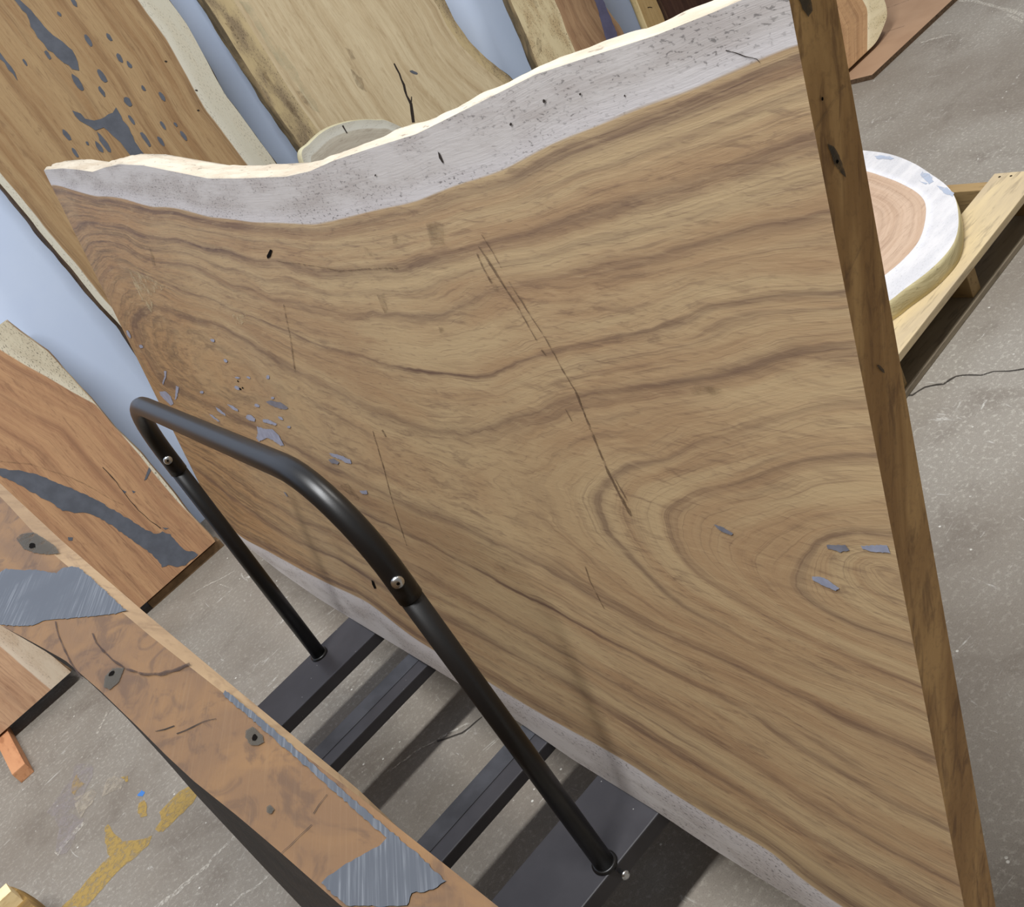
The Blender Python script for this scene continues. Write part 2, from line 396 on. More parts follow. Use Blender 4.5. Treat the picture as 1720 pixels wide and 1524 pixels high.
mark(floor, FL, k([(480,520),(600,510),(590,600),(540,720),(460,830),(540,870),(500,960),(430,1085),(350,1080),(380,960),(360,850),(310,820),(400,690),(460,620)]), M_lav, 'grey_paint_patch', jag=.01)
mark(floor, FL, k([(470,730),(540,700),(600,670),(620,700),(600,760),(560,800),(530,850),(490,810)]), M_cream, 'cream_paint_patch', jag=.008)
mark(floor, FL, k([(690,610),(740,590),(800,620),(770,680),(700,700),(660,720)]), M_cream, 'cream_paint_patch', jag=.008)
mark(floor, FL, k([(880,715),(910,680),(932,695),(915,720)]), M_blue, 'blue_paint_speck', jag=.002)
strip(floor, FL, k([(1530,960),(1450,1030),(1370,1110),(1330,1165),(1270,1215),(1180,1290),(1100,1360),(1020,1420)]), 2.5, 6, M_scrape, 'pale_scrape', 1.2)
strip(floor, FL, k([(1720,1235),(1640,1300),(1560,1350),(1480,1420)]), 3, 5, M_scrape, 'pale_scrape', 1.5)
strip(floor, FL, k([(690,180),(660,250),(625,320)]), 3, 4, M_scrape, 'pale_scrape', 1.0)
strip(floor, FL, k([(540,890),(480,950),(400,1040),(360,1090)]), 5, 7, M_scrape, 'pale_scrape', 1.0)
M_fcrack = stain('floor_crack', (58, 53, 48), .9, 200, .25, .42)
k = crop(1480, 280, 3.81)
strip(floor, FL, k([(105,1475),(200,1462),(280,1415),(400,1390),(480,1345),(560,1335),(640,1340),(720,1315),(820,1310),(914,1295),(1100,1250)]), 2.4, 1.6, M_fcrack, 'floor_crack', .8)
k = crop(650, 1200, 5.08)
strip(floor, FL, k([(430,232),(500,215),(560,190),(640,160),(700,120),(760,65),(815,25)]), 2.2, 1.6, M_fcrack, 'floor_crack', .7)
strip(floor, FL, k([(440,215),(520,175),(600,130),(690,80)]), 4, 3, M_scrape, 'pale_scrape', 1.2)
strip(floor, FL, k([(0,500),(120,420),(230,330),(330,270),(420,235)]), 2.5, 2.5, M_scrape, 'pale_scrape', 1.2)
k = crop(1300, 0, 4.095)
strip(floor, FL, k([(1270,5),(1400,12),(1520,45),(1620,70),(1720,110)]), 4, 7, M_scrape, 'pale_scrape', 1.2)
strip(floor, FL, k([(1600,100),(1660,130),(1710,155)]), 4, 5, M_scrape, 'pale_scrape', 1.0)
strip(floor, FL, k([(1010,298),(1080,270),(1220,240)]), 2, 2, M_scrape, 'pale_scrape', .8)
k = crop(320, 800, 5.733)
strip(floor, FL, k([(0,1145),(150,1060),(300,985),(425,915)]), 1.6, 1.6, M_scrape, 'pale_scrape', .4)
strip(floor, FL, k([(280,1040),(330,1060),(380,1082)]), 2.2, 1.6, M_scrape, 'pale_scrape', .6)

# ================================================================== BIG SLAB ON THE CART
TH = math.radians(12.5)
BS = Plane((.363, 0, .2), (0, 1, 0), (math.sin(TH), 0, math.cos(TH)), (-math.cos(TH), 0, math.sin(TH)))
U0, U1, BTH = .534, 2.885, .050
c5 = crop(50, 220, 2.646); c6 = crop(600, 200, 3.048); c7 = crop(1000, 50, 2.771); c8 = crop(900, 650, 2.457); cR = crop(1250, 800, 2.104)
top_px = [(78,285),(105,283),(130,285),(155,289),(175,282),(200,276),(240,278),(300,290),(350,300),(400,300),(480,297),(520,288),(560,270),(620,250),(700,225),(800,175),(900,125),(1000,92),(1100,60),(1200,20),(1245,0)]
top_uv = [BS.px(*p) for p in top_px]
top_uv += [(.56, 1.119), (.5, 1.122)]
topf = interp(top_uv + [(2.9, 1.108)])
botf = interp([(2.95, .06), (2.755, .040), (2.497, .010), (2.3, .0), (2.189, 0), (2.0, .004), (1.923, .006), (1.65, .012), (1.431, .010), (1.283, 0), (1.075, .003), (.954, -.002), (.842, 0), (.5, .004)])
sap_top = [(88,311),(163,330),(258,348),(352,365),(428,374),(530,377),(598,362),(655,348),(700,338),(764,313),(846,285),(928,243),(994,216),(1072,183),(1162,151),(1253,111),(1325,81)]
sap_bot = [(404,901),(442,922),(486,946),(538,974),(620,1014),(696,1072),(784,1124),(888,1187),(1000,1250),(1070,1291),(1134,1335),(1230,1393),(1300,1435),(1345,1475),(1416,1524)]
lines = [(0.0, sap_top), (0.0, sap_bot),
 (.20, [(126,382),(209,382),(296,401),(379,420),(466,439),(560,454),(617,452),(666,449),(731,430),(784,418),(830,405),(895,387),(961,367),(1027,344),(1100,321),(1162,303),(1253,274),(1361,234)]),
 (.30, [(156,409),(239,432),(315,447),(390,480),(460,505),(560,525),(650,535),(740,525),(800,500),(862,476),(1000,455),(1108,429),(1217,396),(1325,371),(1385,360)]),
 (.40, [(209,447),(254,466),(315,492),(379,515),(428,534),(485,556),(522,575),(598,594),(655,615),(700,623),(741,627),(807,629),(862,610),(928,594),(994,574),(1108,548),(1180,523),(1253,505),(1325,494),(1408,487)]),
 (.50, [(240,520),(322,535),(374,549),(444,592),(497,622),(560,655),(640,695),(720,722),(800,727),(869,700),(961,670),(1027,656),(1100,643),(1200,630),(1300,605),(1425,580)]),
 (.60, [(1441,674),(1368,687),(1287,711),(1205,735),(1124,768),(1063,784),(1022,805),(1000,841),(1010,886),(1042,919),(1083,959),(1144,1016),(1226,1061),(1307,1106),(1429,1147),(1539,1195)]),
 (.70, [(1441,764),(1348,776),(1266,805),(1185,825),(1144,837),(1120,858),(1128,900),(1155,945),(1200,985),(1260,1020),(1330,1058),(1420,1100),(1525,1145)]),
 (.85, [(1490,898),(1409,898),(1360,923),(1340,959),(1344,996),(1388,1029),(1449,1057),(1514,1080)]),
 (1.0, [(1470,950),(1490,970)]),
 (.20, [(1488,1484),(1369,1413),(1250,1332),(1134,1265),(1000,1180),(880,1110),(760,1045),(640,985),(520,920),(420,860),(365,815)]),
 (.40, [(1578,1389),(1416,1299),(1321,1242),(1250,1194),(1185,1160),(1083,1106),(1034,1081),(981,1053),(900,1008),(830,975),(740,925),(650,880),(580,850),(500,812),(420,770),(350,735),(300,715)]),
 (.50, [(1560,1275),(1430,1215),(1330,1165),(1200,1105),(1080,1050),(980,990),(870,930),(760,880),(650,835),(560,790),(470,740)]),
 (.56, [(330,600),(400,640),(550,725),(700,780),(850,800),(930,840)])]
ctl, val = [], []
for r, pts in lines:
    for p in pts: ctl.append(BS.px(*p)); val.append(r)
for u in np.linspace(.45, 2.95, 16):
    ctl.append((u, topf(u) + .05)); val.append(-.32)
    ctl.append((u, botf(u) - .05)); val.append(-.25)
ctl = np.array(ctl); val = np.array(val)
# thin-plate spline through the traced growth rings
def tps(a, b):
    d2 = (a[:, None, 0] - b[None, :, 0]) ** 2 + (a[:, None, 1] - b[None, :, 1]) ** 2 + 1e-9
    return .5 * d2 * np.log(d2)
ANI = np.array([.55, 1.0])
_c = ctl * ANI; nC = len(_c)
_A = np.zeros((nC + 3, nC + 3)); _A[:nC, :nC] = tps(_c, _c) + np.eye(nC) * 4e-5
_A[:nC, nC] = 1; _A[:nC, nC + 1:] = _c; _A[nC, :nC] = 1; _A[nC + 1:, :nC] = _c.T
_w = np.linalg.solve(_A, np.concatenate([val, np.zeros(3)]))
def ring_big(s, t):
    q = np.stack([s, t], 1) * ANI; out = np.zeros(len(q))
    for i in range(0, len(q), 20000):
        b = q[i:i + 20000]; out[i:i + 20000] = tps(b, _c) @ _w[:nC] + _w[nC] + b @ _w[nC + 1:]
    return out
M_big = wood('slab_figured_wood', s2l((176, 152, 116)), s2l((159, 130, 97)), s2l((90, 67, 57)), s2l((183, 177, 173)), s2l((165, 157, 152)),
             [(.030, .05, 1.0), (.105, .02, .4), (.20, .034, 1.0), (.255, .012, .45), (.30, .018, .7), (.40, .011, 1.0), (.50, .026, .8), (.60, .014, .8), (.70, .018, .85), (.85, .02, .9), (.94, .03, .6)],
             warm=(s2l((160, 122, 80)), 1.55, 2.7), seed=2.0, fleck=.75)
M_big_edge = edgewood('slab_live_edge', s2l((198, 188, 170)), s2l((182, 168, 148)), s2l((96, 78, 64)), 3.0, .8, .6)
t = NT('slab_sawn_end'); o_ = t.obj(); s_ = t.n('ShaderNodeSeparateXYZ'); t.put(s_.inputs[0], o_)
xx, zz = s_.outputs[0], s_.outputs[2]
v1 = t.comb(t.math('MULTIPLY_ADD', xx, -13.0, t.math('MULTIPLY', zz, 7.0)), t.math('MULTIPLY_ADD', xx, 4.0, t.math('MULTIPLY', zz, 1.2)), 3.0)
e1 = t.noise(v1, 1.3, 4, .6, .8); e2 = t.noise(v1, 5.5, 4, .65, .6); e3 = t.noise(o_, 160, 3, .6)
cc = t.mix(t.step(e1, .34, .64), s2l((206, 165, 108)), s2l((164, 124, 74)))
cc = t.mix(t.math('MULTIPLY', t.step(e2, .50, .70), .6), cc, s2l((104, 72, 42)))
cc = t.mix(t.math('MULTIPLY', t.step(e3, .5, .7), .18), cc, s2l((90, 66, 44)))
M_big_end = t.bsdf(cc, .55, .35, normal=t.bump(e3, .0008, .5))
big = slab('live_edge_board', lambda s, t, d: BS.at(s, t, -d), np.linspace(U0, U1, 300), botf, topf, BTH, 120, ring_big, [M_big, M_big_edge, M_big_end],
           edge_amp=.005, bulge=.003, slant=(.012, .004), seed=1.7)
tag(big, 'wide figured brown slab with white sapwood edge leaning on the black cart', 'wood board')
# sloping underside of the rear half is covered by the rounded live edge above
cA = crop(200, 500, 5.733); cB = crop(400, 720, 5.08)
for pts in ([(1330,1240),(1400,1260),(1480,1265),(1540,1320),(1590,1420),(1560,1425),(1480,1370),(1430,1350),(1400,1360),(1350,1385),(1325,1350),(1340,1300)],
            [(1230,1130),(1270,1125),(1315,1165),(1310,1190),(1250,1180),(1225,1155)], [(1385,1170),(1440,1170),(1525,1215),(1510,1230),(1440,1210),(1390,1195)],
            [(1045,1025),(1090,1035),(1150,1075),(1150,1095),(1100,1075)], [(930,1050),(970,1075),(1025,1120),(1030,1140),(990,1120),(950,1090)],
            [(390,905),(450,900),(500,950),(525,1020),(500,1040),(450,990),(400,940)], [(550,850),(580,860),(560,960),(540,990),(545,920)],
            [(435,710),(460,700),(455,770),(425,840),(420,820),(440,760)], [(870,1120),(900,1130),(975,1190),(960,1195),(910,1160)]):
    mark(big, BS, cA(pts), M_resin_lt, 'resin_fill', jag=.002)
for (x, y, rx, ry, a) in ((215,470,20,15,20),(905,410,22,14,20),(1030,605,24,14,35),(1145,770,22,9,5),(1250,770,20,10,25),(1435,765,16,18,0),(1138,868,30,15,30),(1482,965,16,12,0),(1332,1038,28,14,25),(1560,1160,28,12,30),(800,910,18,14,20),(1640,1245,16,12,0),(95,350,14,40,-25)):
    (px, py), = cA([(x, y)]); blob(big, BS, (px, py), rx / 5.733, ry / 5.733, a, M_resin_lt, 'resin_fill')
mark(big, BS, cA([(1415,1000),(1460,990),(1560,1010),(1630,1060),(1600,1080),(1520,1060),(1450,1030)]), M_resin_md, 'resin_fill', jag=.002)
for (x, y, r) in ((1147,805,9),(1168,878,13),(1192,868,9)):
    (px, py), = cA([(x, y)]); blob(big, BS, (px, py), r / 5.733, r * .7 / 5.733, 50, M_hole, 'worm_hole')
mark(big, BS, cB([(775,205),(830,215),(900,235),(960,265),(970,295),(930,295),(870,260),(800,235)]), M_resin_lt, 'resin_fill', jag=.002)
mark(big, BS, cB([(770,265),(820,255),(870,290),(850,305),(800,295)]), M_resin_md, 'resin_fill', jag=.002)
mark(big, BS, cB([(1040,530),(1100,525),(1110,560),(1060,555)]), M_resin_lt, 'resin_fill', jag=.002)
mark(big, BS, cB([(1140,1290),(1158,1300),(1180,1360),(1166,1366),(1148,1330)]), M_hole, 'worm_hole')
mark(big, BS, cB([(390,535),(410,545),(430,580),(415,575)]), M_resin_md, 'resin_fill')
for pts, m in (([(1200,650),(1280,652),(1295,672),(1260,682),(1205,665)], M_resin_md), ([(1345,655),(1450,650),(1466,685),(1400,680),(1350,668)], M_resin_lt),
               ([(1140,780),(1190,785),(1255,828),(1240,840),(1180,815),(1145,795)], M_resin_lt), ([(735,565),(770,575),(818,605),(808,612),(760,590)], M_resin_md)):
    mark(big, BS, c8(pts), m, 'resin_fill', jag=.001)
mark(big, BS, c5([(1070,525),(1080,530),(1070,560),(1058,567),(1055,555)]), M_hole, 'worm_hole')
for pts, w0, w1 in (([(640,590),(690,670),(740,760)], 1.2, 2.0), ([(625,650),(680,740),(760,865),(820,950),(880,1060),(920,1130)], 1.6, 1.8), ([(655,690),(720,790),(765,870)], 1.5, 1.5),
                    ([(780,830),(850,940),(900,1020),(960,1110),(1010,1200)], 2.2, 1.6), ([(615,690),(650,770),(690,840)], 2.5, 3.0),
                    ([(1010,1200),(1050,1280),(1130,1410),(1170,1524)], 1.6, 2.0), ([(945,1180),(970,1210)], 2, 2)):
    strip(big, BS, c6(pts), w0, w1, M_scr, 'saw_scratch', .3)
for pts, w0, w1 in (([(165,20),(210,130),(250,230),(300,350),(340,430),(395,530)], 1.8, 4.5), ([(330,380),(380,470)], 1, 2), ([(205,740),(225,800),(250,850),(285,915)], 1.2, 1.2), ([(125,90),(150,140)], 1.2, 1.2)):
    strip(big, BS, c8(pts), w0, w1, M_scr, 'saw_scratch', .3)
strip(big, BS, c5([(1130,770),(1145,850),(1160,920),(1180,1070)]), 1.2, 1.4, M_scr, 'saw_scratch', .2)
strip(big, BS, c5([(1100,578),(1200,590),(1300,605),(1380,622),(1500,612),(1640,608)]), 1.0, 2.4, M_scr, 'drying_crack', .9)
strip(big, BS, cB([(1150,20),(1190,150),(1240,320),(1300,560),(1350,720),(1400,880),(1440,1000)]), 1.6, 1.2, M_scr, 'saw_scratch', .4)
strip(big, BS, cB([(1230,10),(1265,70)]), 4, 2.5, M_scr, 'saw_scratch', .4)
for pts in ([(100,900),(140,890),(160,980),(140,990)], [(180,590),(205,590),(205,640),(185,640)], [(350,530),(440,530),(452,640),(380,640)], [(35,650),(75,660),(75,700),(45,690)], [(690,820),(720,850),(725,880),(705,880)], [(415,1060),(440,1070),(445,1085),(425,1090)]):
    mark(big, BS, c6(pts), M_smear, 'smear', jag=.003)
mark(big, BS, c8([(640,0),(700,-12),(775,0),(780,25),(720,30),(650,25)]), M_smear, 'smear', jag=.004)
mark(big, BS, cB([(870,490),(930,460),(985,520),(1040,590),(1030,620),(960,580)]), M_smear, 'smear', jag=.004)
mark(big, BS, c5([(435,610),(520,640),(640,712),(560,700),(545,740),(545,812),(510,765),(470,690)]), M_pale, 'torn_grain', jag=.006)
mark(big, BS, c5([(900,820),(960,810),(975,850),(920,860)]), M_pale, 'torn_grain', jag=.006)
for pts in ([(530,510),(555,560),(560,600),(545,590)],): mark(big, BS, c5(pts), M_smear, 'smear')
for x, y, rx, ry, a in ((680,742,1.6,5,-15),):
    pass
cS = crop(500, 0, 2.867)
mark(big, BS, cS([(678,728),(686,735),(705,780),(700,784),(684,760)]), M_crack, 'drying_crack')
for x, y, r in ((1190,485,7),(1030,597,6),(1365,452,5),(378,843,4),(1577,460,4)):
    (px, py), = cS([(x, y)]); blob(big, BS, (px, py), r / 2.867, r / 2.867 * 1.4, 10, M_crack, 'worm_hole', 8)
strip(big, BS, c7([(610,95),(660,105),(700,125),(755,133),(770,150)]), 1.6, 1.2, M_crack, 'drying_crack', .8)
# marks on the sawn end
END = Plane((0, U0, 0), (1, 0, 0), (0, 0, 1), (0, -1, 0))
cE = crop(1250, 0, 3.628)
mark(big, END, cE([(500,875),(540,890),(590,985),(617,1085),(592,1062),(545,1000)]), M_knot, 'end_knot', jag=.001)
blob(big, END, cE([(562,985)])[0], 2.4, 3.2, 0, M_hole, 'worm_hole')
mark(big, END, cE([(325,-10),(400,-10),(412,60),(385,105),(350,60)]), M_knot, 'end_knot', jag=.001)
blob(big, END, cE([(470,603)])[0], 1.8, 3.0, 0, M_hole, 'worm_hole')
blob(big, END, crop(1350, 240, 3.314)([(425,1258)])[0], 9, 3, 50, M_knot, 'end_knot')
strip(big, END, cE([(400,830),(470,720),(540,610),(600,520)]), 5, 5, M_smear, 'end_grain_line', .5)
strip(big, END, crop(1350, 240, 3.314)([(195,805),(260,690),(340,520)]), 4, 3, M_smear, 'end_grain_line', .5)

# ================================================================== PANEL CART
cart = empty('panel_cart', (.23, 1.59, 0), 'black steel panel cart with arched tube handle between two slabs', 'cart')
bpy.context.view_layer.update()
CM = Matrix.Translation((-.23, -1.59, 0))
def cpart(o, parent=None):
    if parent is None: o.data.transform(CM); o.parent = cart
    else: o.data.transform(CM); o.parent = parent
    return o
XL, XR = -.066, .555
def rail(y0, y1, th_, m, name):
    bm = bmesh.new(); add_box(bm, XL, XR, y0, y1, .2 - th_, .2, bev=.0025)
    o = frombm(name, bm, [m, M_dark])
    for p in o.data.polygons: p.material_index = 0
    return cpart(o)
rail(1.986, 2.113, .030, M_plate, 'base_plate')
r2 = rail(1.762, 1.837, .026, M_plate, 'cross_rail')
r3 = rail(1.352, 1.429, .026, M_plate, 'cross_rail')
rail(1.070, 1.215, .034, M_plate, 'base_plate')
for r, y0, y1 in ((r2, 1.795, 1.836), (r3, 1.388, 1.428)):
    cpart(box('rubber_pad', (XL + .01, XR - .01, y0, y1, .1995, .2015), M_pad, None, .0006), r)
for x in (XL + .012, XR - .052): cpart(box('side_beam', (x, x + .04, 1.06, 2.125, .135, .172), M_dark))
RT = .0165
def arch(x0, tilt, yA, yB, splay, ztop, skew, sleeve_z, nm, bolts=True):
    """tube bent to an arch: two legs, a bend at each shoulder, a top bar along the cart"""
    def pt(y, z): return Vector((x0 + tilt * (z - .2) + skew * (y - yA), y, z))
    rb = .155
    la = lambda z: yA + splay * (z - .2); lb = lambda z: yB - splay * (z - .2)
    upper = []
    zb = ztop - rb
    upper.append(pt(la(sleeve_z), sleeve_z)); upper.append(pt(la((sleeve_z + zb) / 2), (sleeve_z + zb) / 2))
    for k in range(0, 11):
        a = math.pi / 2 * k / 10; upper.append(pt(la(zb) + (1 - math.cos(a)) * rb, zb + math.sin(a) * rb))
    for f in (.25, .5, .75): upper.append(pt(la(zb) + rb + (lb(zb) - la(zb) - 2 * rb) * f, ztop))
    for k in range(10, -1, -1):
        a = math.pi / 2 * k / 10; upper.append(pt(lb(zb) - (1 - math.cos(a)) * rb, zb + math.sin(a) * rb))
    upper.append(pt(lb((sleeve_z + zb) / 2), (sleeve_z + zb) / 2)); upper.append(pt(lb(sleeve_z), sleeve_z))
    h = cpart(tube(nm, upper, RT * 1.06, M_metal, seg=28))
    for f in (la, lb):
        leg = cpart(tube('leg', [pt(f(.196), .196), pt(f((.2 + sleeve_z) / 2), (.2 + sleeve_z) / 2), pt(f(sleeve_z + .01), sleeve_z + .01)], RT * .985, M_metal, seg=28))
        c = pt(f(.2), .2)
        cpart(tube('collar', [(c.x, c.y, .199), (c.x, c.y, .2035), (c.x, c.y, .2055)], [RT * 1.28, RT * 1.26, RT * 1.08], M_metal, seg=28), leg)
        if bolts:
            zc = sleeve_z + .036; c = pt(f(zc), zc); d = Vector((CAM[0] - c.x, CAM[1] - c.y, 0.25)).normalized()
            d = Vector((-.35, -.9, .12)).normalized()
            p0 = c + d * (RT * .95)
            b = cpart(tube('bolt', [p0, p0 + d * .004, p0 + d * .0062, p0 + d * .0074], [.0088, .0088, .0068, .003], M_zinc, seg=18), h)
            b2 = cpart(tube('hex_socket', [p0 + d * .0072, p0 + d * .0078], [.0026, .0022], M_hole, seg=6), h)
    return h
arch(.255, .031, 1.089, 2.084, .073, .949, 0.0, .762, 'handle')
arch(-.046, -.03, 1.11, 2.07, .02, .575, 0.0, .42, 'side_arch', False)
arch(.486, .08, 1.11, 2.07, .02, .60, 0.0, .42, 'side_arch', False)
# loose bolt in the plate edge beside the handle foot
c = gz(1040, 1461, .192)
p = Vector((c[0], 1.071, .186)); d = Vector((0, -1, .05)).normalized()
cpart(tube('bolt', [p, p + d * .012, p + d * .0122, p + d * .016, p + d * .0185], [.0032, .0032, .0078, .0078, .004], M_zinc, seg=16))
for x in (-.02, .50):
    for y in (1.14, 2.05):
        w = cpart(tube('caster', [(x - .018, y, .062), (x - .016, y, .062), (x + .016, y, .062), (x + .018, y, .062)], [.054, .062, .062, .054], M_tyre, seg=28))
        bm = bmesh.new(); add_box(bm, x - .030, x - .024, y - .02, y + .02, .05, .137); add_box(bm, x + .024, x + .030, y - .02, y + .02, .05, .137); add_box(bm, x - .03, x + .03, y - .03, y + .03, .131, .137)
        cpart(frombm('caster_fork', bm, M_dark), w)

M_ringdk = stain('dark_growth_ring', (52, 36, 27), .75, 60, .2, .6)
# ================================================================== SLAB ON THE OTHER SIDE OF THE CART (seen along its top edge)
ZT = 1.05
NT_ = Plane((0, 0, ZT), (1, 0, 0), (0, 1, 0), (0, 0, 1))
in_px = [(20,850),(90,930),(250,1065),(400,1185),(600,1335)]
xi = interp([(.10, .050), (.57, .030), (.75, .0200), (.96, .0100), (1.30, -.001), (1.6, .001), (2.9, .002)])
out_px = [(0,1050),(60,1082),(110,1110),(170,1162),(230,1220),(280,1270),(325,1312),(400,1372),(480,1440),(575,1524)]
ov = [NT_.px(*p) for p in out_px]
xo = interp([(b, a) for a, b in ov] + [(.3, .004), (.1, .012), (1.5, -.105), (2.9, -.09)])
rt_ = [Plane((0, 0, 1.043), (1, 0, 0), (0, 1, 0), (0, 0, 1)).px(*p) for p in ((0,812),(100,905),(250,1035),(400,1160),(600,1325),(810,1524))]
xr = interp([(b, a) for a, b in rt_] + [(.1, .052)])
xb = interp([(.1, .040), (1.22, .036), (2.86, .030)])
Ys = np.concatenate([np.linspace(.16, 1.4, 90), np.linspace(1.42, 2.05, 24)])
verts, faces, mi, al, ac, rg = [], [], [], [], [], []
NV, NTk = 16, 14
def near_sec(y):
    a, b, c = xi(y), xo(y), xb(y); sec = []
    for kk in range(NTk): f = kk / (NTk - 1); sec.append((b + (a - b) * f, ZT, kk == NTk - 1))
    e = xr(y)
    for kk in range(1, NV):
        f = (kk - 1) / (NV - 2); sec.append((e + (c - e) * f, 1.043 + (.2 - 1.043) * f, 0))
    for kk in range(1, 5): f = kk / 5; sec.append((c - .062 * f, .2, 0))
    for kk in range(NV - 1):
        f = kk / (NV - 1); base = (c - .062) + (b - c + .062) * f
        sec.append((base + float(np.interp(y, [.5, .8, 1.0, 1.1], [-.028, -.018, -.003, .02])) * math.sin(math.pi * f) ** .6, .2 + (ZT - .2) * f, 0))
    return sec
per = None
for y in Ys:
    sec = near_sec(y); per = len(sec)
    for x, z, _ in sec: verts.append((x, y, z)); al.append(y); ac.append(z + x); rg.append(.35 + .35 * math.sin(z * 2.4 + .4 * math.sin(y * 2)))
for i in range(len(Ys) - 1):
    for j in range(per):
        kk = (j + 1) % per; faces.append((i * per + j, i * per + kk, (i + 1) * per + kk, (i + 1) * per + j))
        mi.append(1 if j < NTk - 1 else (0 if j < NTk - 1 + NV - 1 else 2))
faces.append(tuple(range(per))); mi.append(1); faces.append(tuple(range((len(Ys) - 1) * per, len(Ys) * per))); mi.append(1)
me = bpy.data.meshes.new('resin_filled_board'); me.from_pydata(verts, [], faces); me.update(); set_attrs(me, rg, al, ac)
for p, q in zip(me.polygons, mi): p.material_index = q
bm = bmesh.new(); bm.from_mesh(me); bmesh.ops.recalc_face_normals(bm, faces=bm.faces); bm.to_mesh(me); bm.free()
M_near = wood('near_slab_face', s2l((150, 126, 96)), s2l((137, 113, 85)), s2l((102, 80, 60)), s2l((200, 190, 170)), s2l((190, 178, 158)), [(.3, .03, .6), (.5, .03, .5)], seed=11.0)
t = NT('near_slab_sawn_edge'); o_ = t.obj(); s_ = t.n('ShaderNodeSeparateXYZ'); t.put(s_.inputs[0], o_)
v1 = t.comb(t.math('MULTIPLY', s_.outputs[0], 14.0), t.math('MULTIPLY', s_.outputs[1], 5.5), 2.0)
n1 = t.noise(v1, 1.0, 5, .6, .9)
v2 = t.comb(t.math('MULTIPLY', s_.outputs[1], 14.0), t.math('MULTIPLY_ADD', s_.outputs[0], 340.0, t.math('MULTIPLY', s_.outputs[1], -215.0)), 2.0)
n2 = t.noise(v2, 1.0, 3, .6, .2)
n3 = t.noise(t.comb(t.math('MULTIPLY', s_.outputs[0], 30), t.math('MULTIPLY', s_.outputs[1], 16), 8.0), 1.0, 4, .6, 1.4)
cc = t.mix(t.step(n1, .32, .62), s2l((116, 86, 52)), s2l((100, 74, 48)))
cc = t.mix(t.math('MULTIPLY', t.step(n3, .50, .66), .6), cc, s2l((72, 53, 38)))
cc = t.mix(t.math('MULTIPLY', t.step(n2, .52, .7), .16), cc, s2l((124, 100, 72)))
M_near_top = t.bsdf(cc, .55, .35, normal=t.bump(n2, .0006, .5))
M_near_out = edgewood('near_slab_dark_side', s2l((44, 36, 29)), s2l((34, 28, 23)), s2l((20, 17, 14)), 8.0)  # outer side is a very dark brown throughout
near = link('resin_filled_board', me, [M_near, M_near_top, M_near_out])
tag(near, 'brown slab with charcoal resin patches on its sawn top edge, standing on the cart', 'wood board')
cN = crop(0, 780, 4.0); cM = crop(350, 1150, 3.44)
M_resin_saw = NT('brushed_charcoal_resin'); o_ = M_resin_saw.obj(); s_ = M_resin_saw.n('ShaderNodeSeparateXYZ'); M_resin_saw.put(s_.inputs[0], o_)
_v = M_resin_saw.comb(M_resin_saw.math('MULTIPLY', s_.outputs[1], 12), M_resin_saw.math('MULTIPLY_ADD', s_.outputs[0], 360.0, M_resin_saw.math('MULTIPLY', s_.outputs[1], -230)), 0.0)
_n = M_resin_saw.noise(_v, 1.0, 3, .6); _p = M_resin_saw.noise(o_, 16, 3)
M_resin_saw = M_resin_saw.bsdf(M_resin_saw.mix(M_resin_saw.math('MULTIPLY', M_resin_saw.step(_n, .45, .72), M_resin_saw.step(_p, .38, .6)), s2l((66, 69, 75)), s2l((98, 101, 106))), .45, .4)
mark(near, NT_, cN([(-120,740),(0,730),(40,705),(150,715),(230,710),(300,722),(380,735),(420,700),(480,690),(530,695),(600,752),(700,842),(780,922),(850,985),(780,1008),(620,1025),(450,1040),(300,1050),(230,1085),(120,1092),(0,1080),(-120,1060)]), M_resin_saw, 'resin_fill', jag=.0015)
mark(near, NT_, cM([(85,60),(150,118),(285,232),(430,362),(580,488),(730,622),(850,728),(945,812),(1030,890),(1000,930),(900,985),(780,1050),(700,1110),(655,1152),(800,1287),(1150,1287),(1180,1210),(1300,1190),(1375,1140),(1245,1015),(1100,888),(950,762),(700,548),(400,278),(250,155),(100,36)]), M_resin_saw, 'resin_fill', jag=.0012)
for pts in ([(110,500),(150,470),(230,460),(300,500),(380,560),(400,600),(330,610),(240,600),(160,570)], [(840,1370),(760,1375),(710,1430),(700,1500),(740,1520),(800,1470)]):
    mark(near, NT_, cN(pts), M_knot, 'knot', jag=.001)
mark(near, NT_, cM([(220,270),(260,250),(320,300),(325,340),(290,360),(240,350),(220,310)]), M_knot, 'knot', jag=.001)
blob(near, NT_, cM([(362,728)])[0], 6, 7, 0, M_knot, 'knot')
for p, rx, ry, a in ((cN([(220,552)])[0], 5.5, 4.5, 0), (cN([(757,1412)])[0], 6, 3.2, -40), (cM([(272,315)])[0], 4.5, 6, 20), (cM([(362,728)])[0], 2.5, 4, 20)):
    blob(near, NT_, p, rx, ry, a, M_hole, 'worm_hole')
cQ = crop(0, 1150, 3.822)
strip(near, NT_, cQ([(1000,303),(1060,290),(1122,268)]), .8, 1.8, M_crack, 'drying_crack', .5)
strip(near, NT_, cQ([(1138,322),(1190,298),(1240,275),(1300,245),(1390,222)]), 1.8, .8, M_crack, 'drying_crack', .6)
strip(near, NT_, cM([(690,640),(640,700),(610,750)]), .8, .8, M_crack, 'drying_crack', .5)
strip(near, NT_, cM([(600,815),(540,870),(470,940),(420,985)]), .8, .8, M_crack, 'drying_crack', .6)
strip(near, NT_, cN([(625,1140),(650,1200),(700,1260),(760,1320),(850,1380),(960,1415),(1080,1415),(1200,1380),(1280,1345)]), 3, 6, M_ringdk, 'growth_ring', .6)
strip(near, NT_, cN([(375,1060),(400,1160),(440,1260),(500,1370),(560,1450)]), 2.5, 3.5, M_ringdk, 'growth_ring', .6)
near_w = near

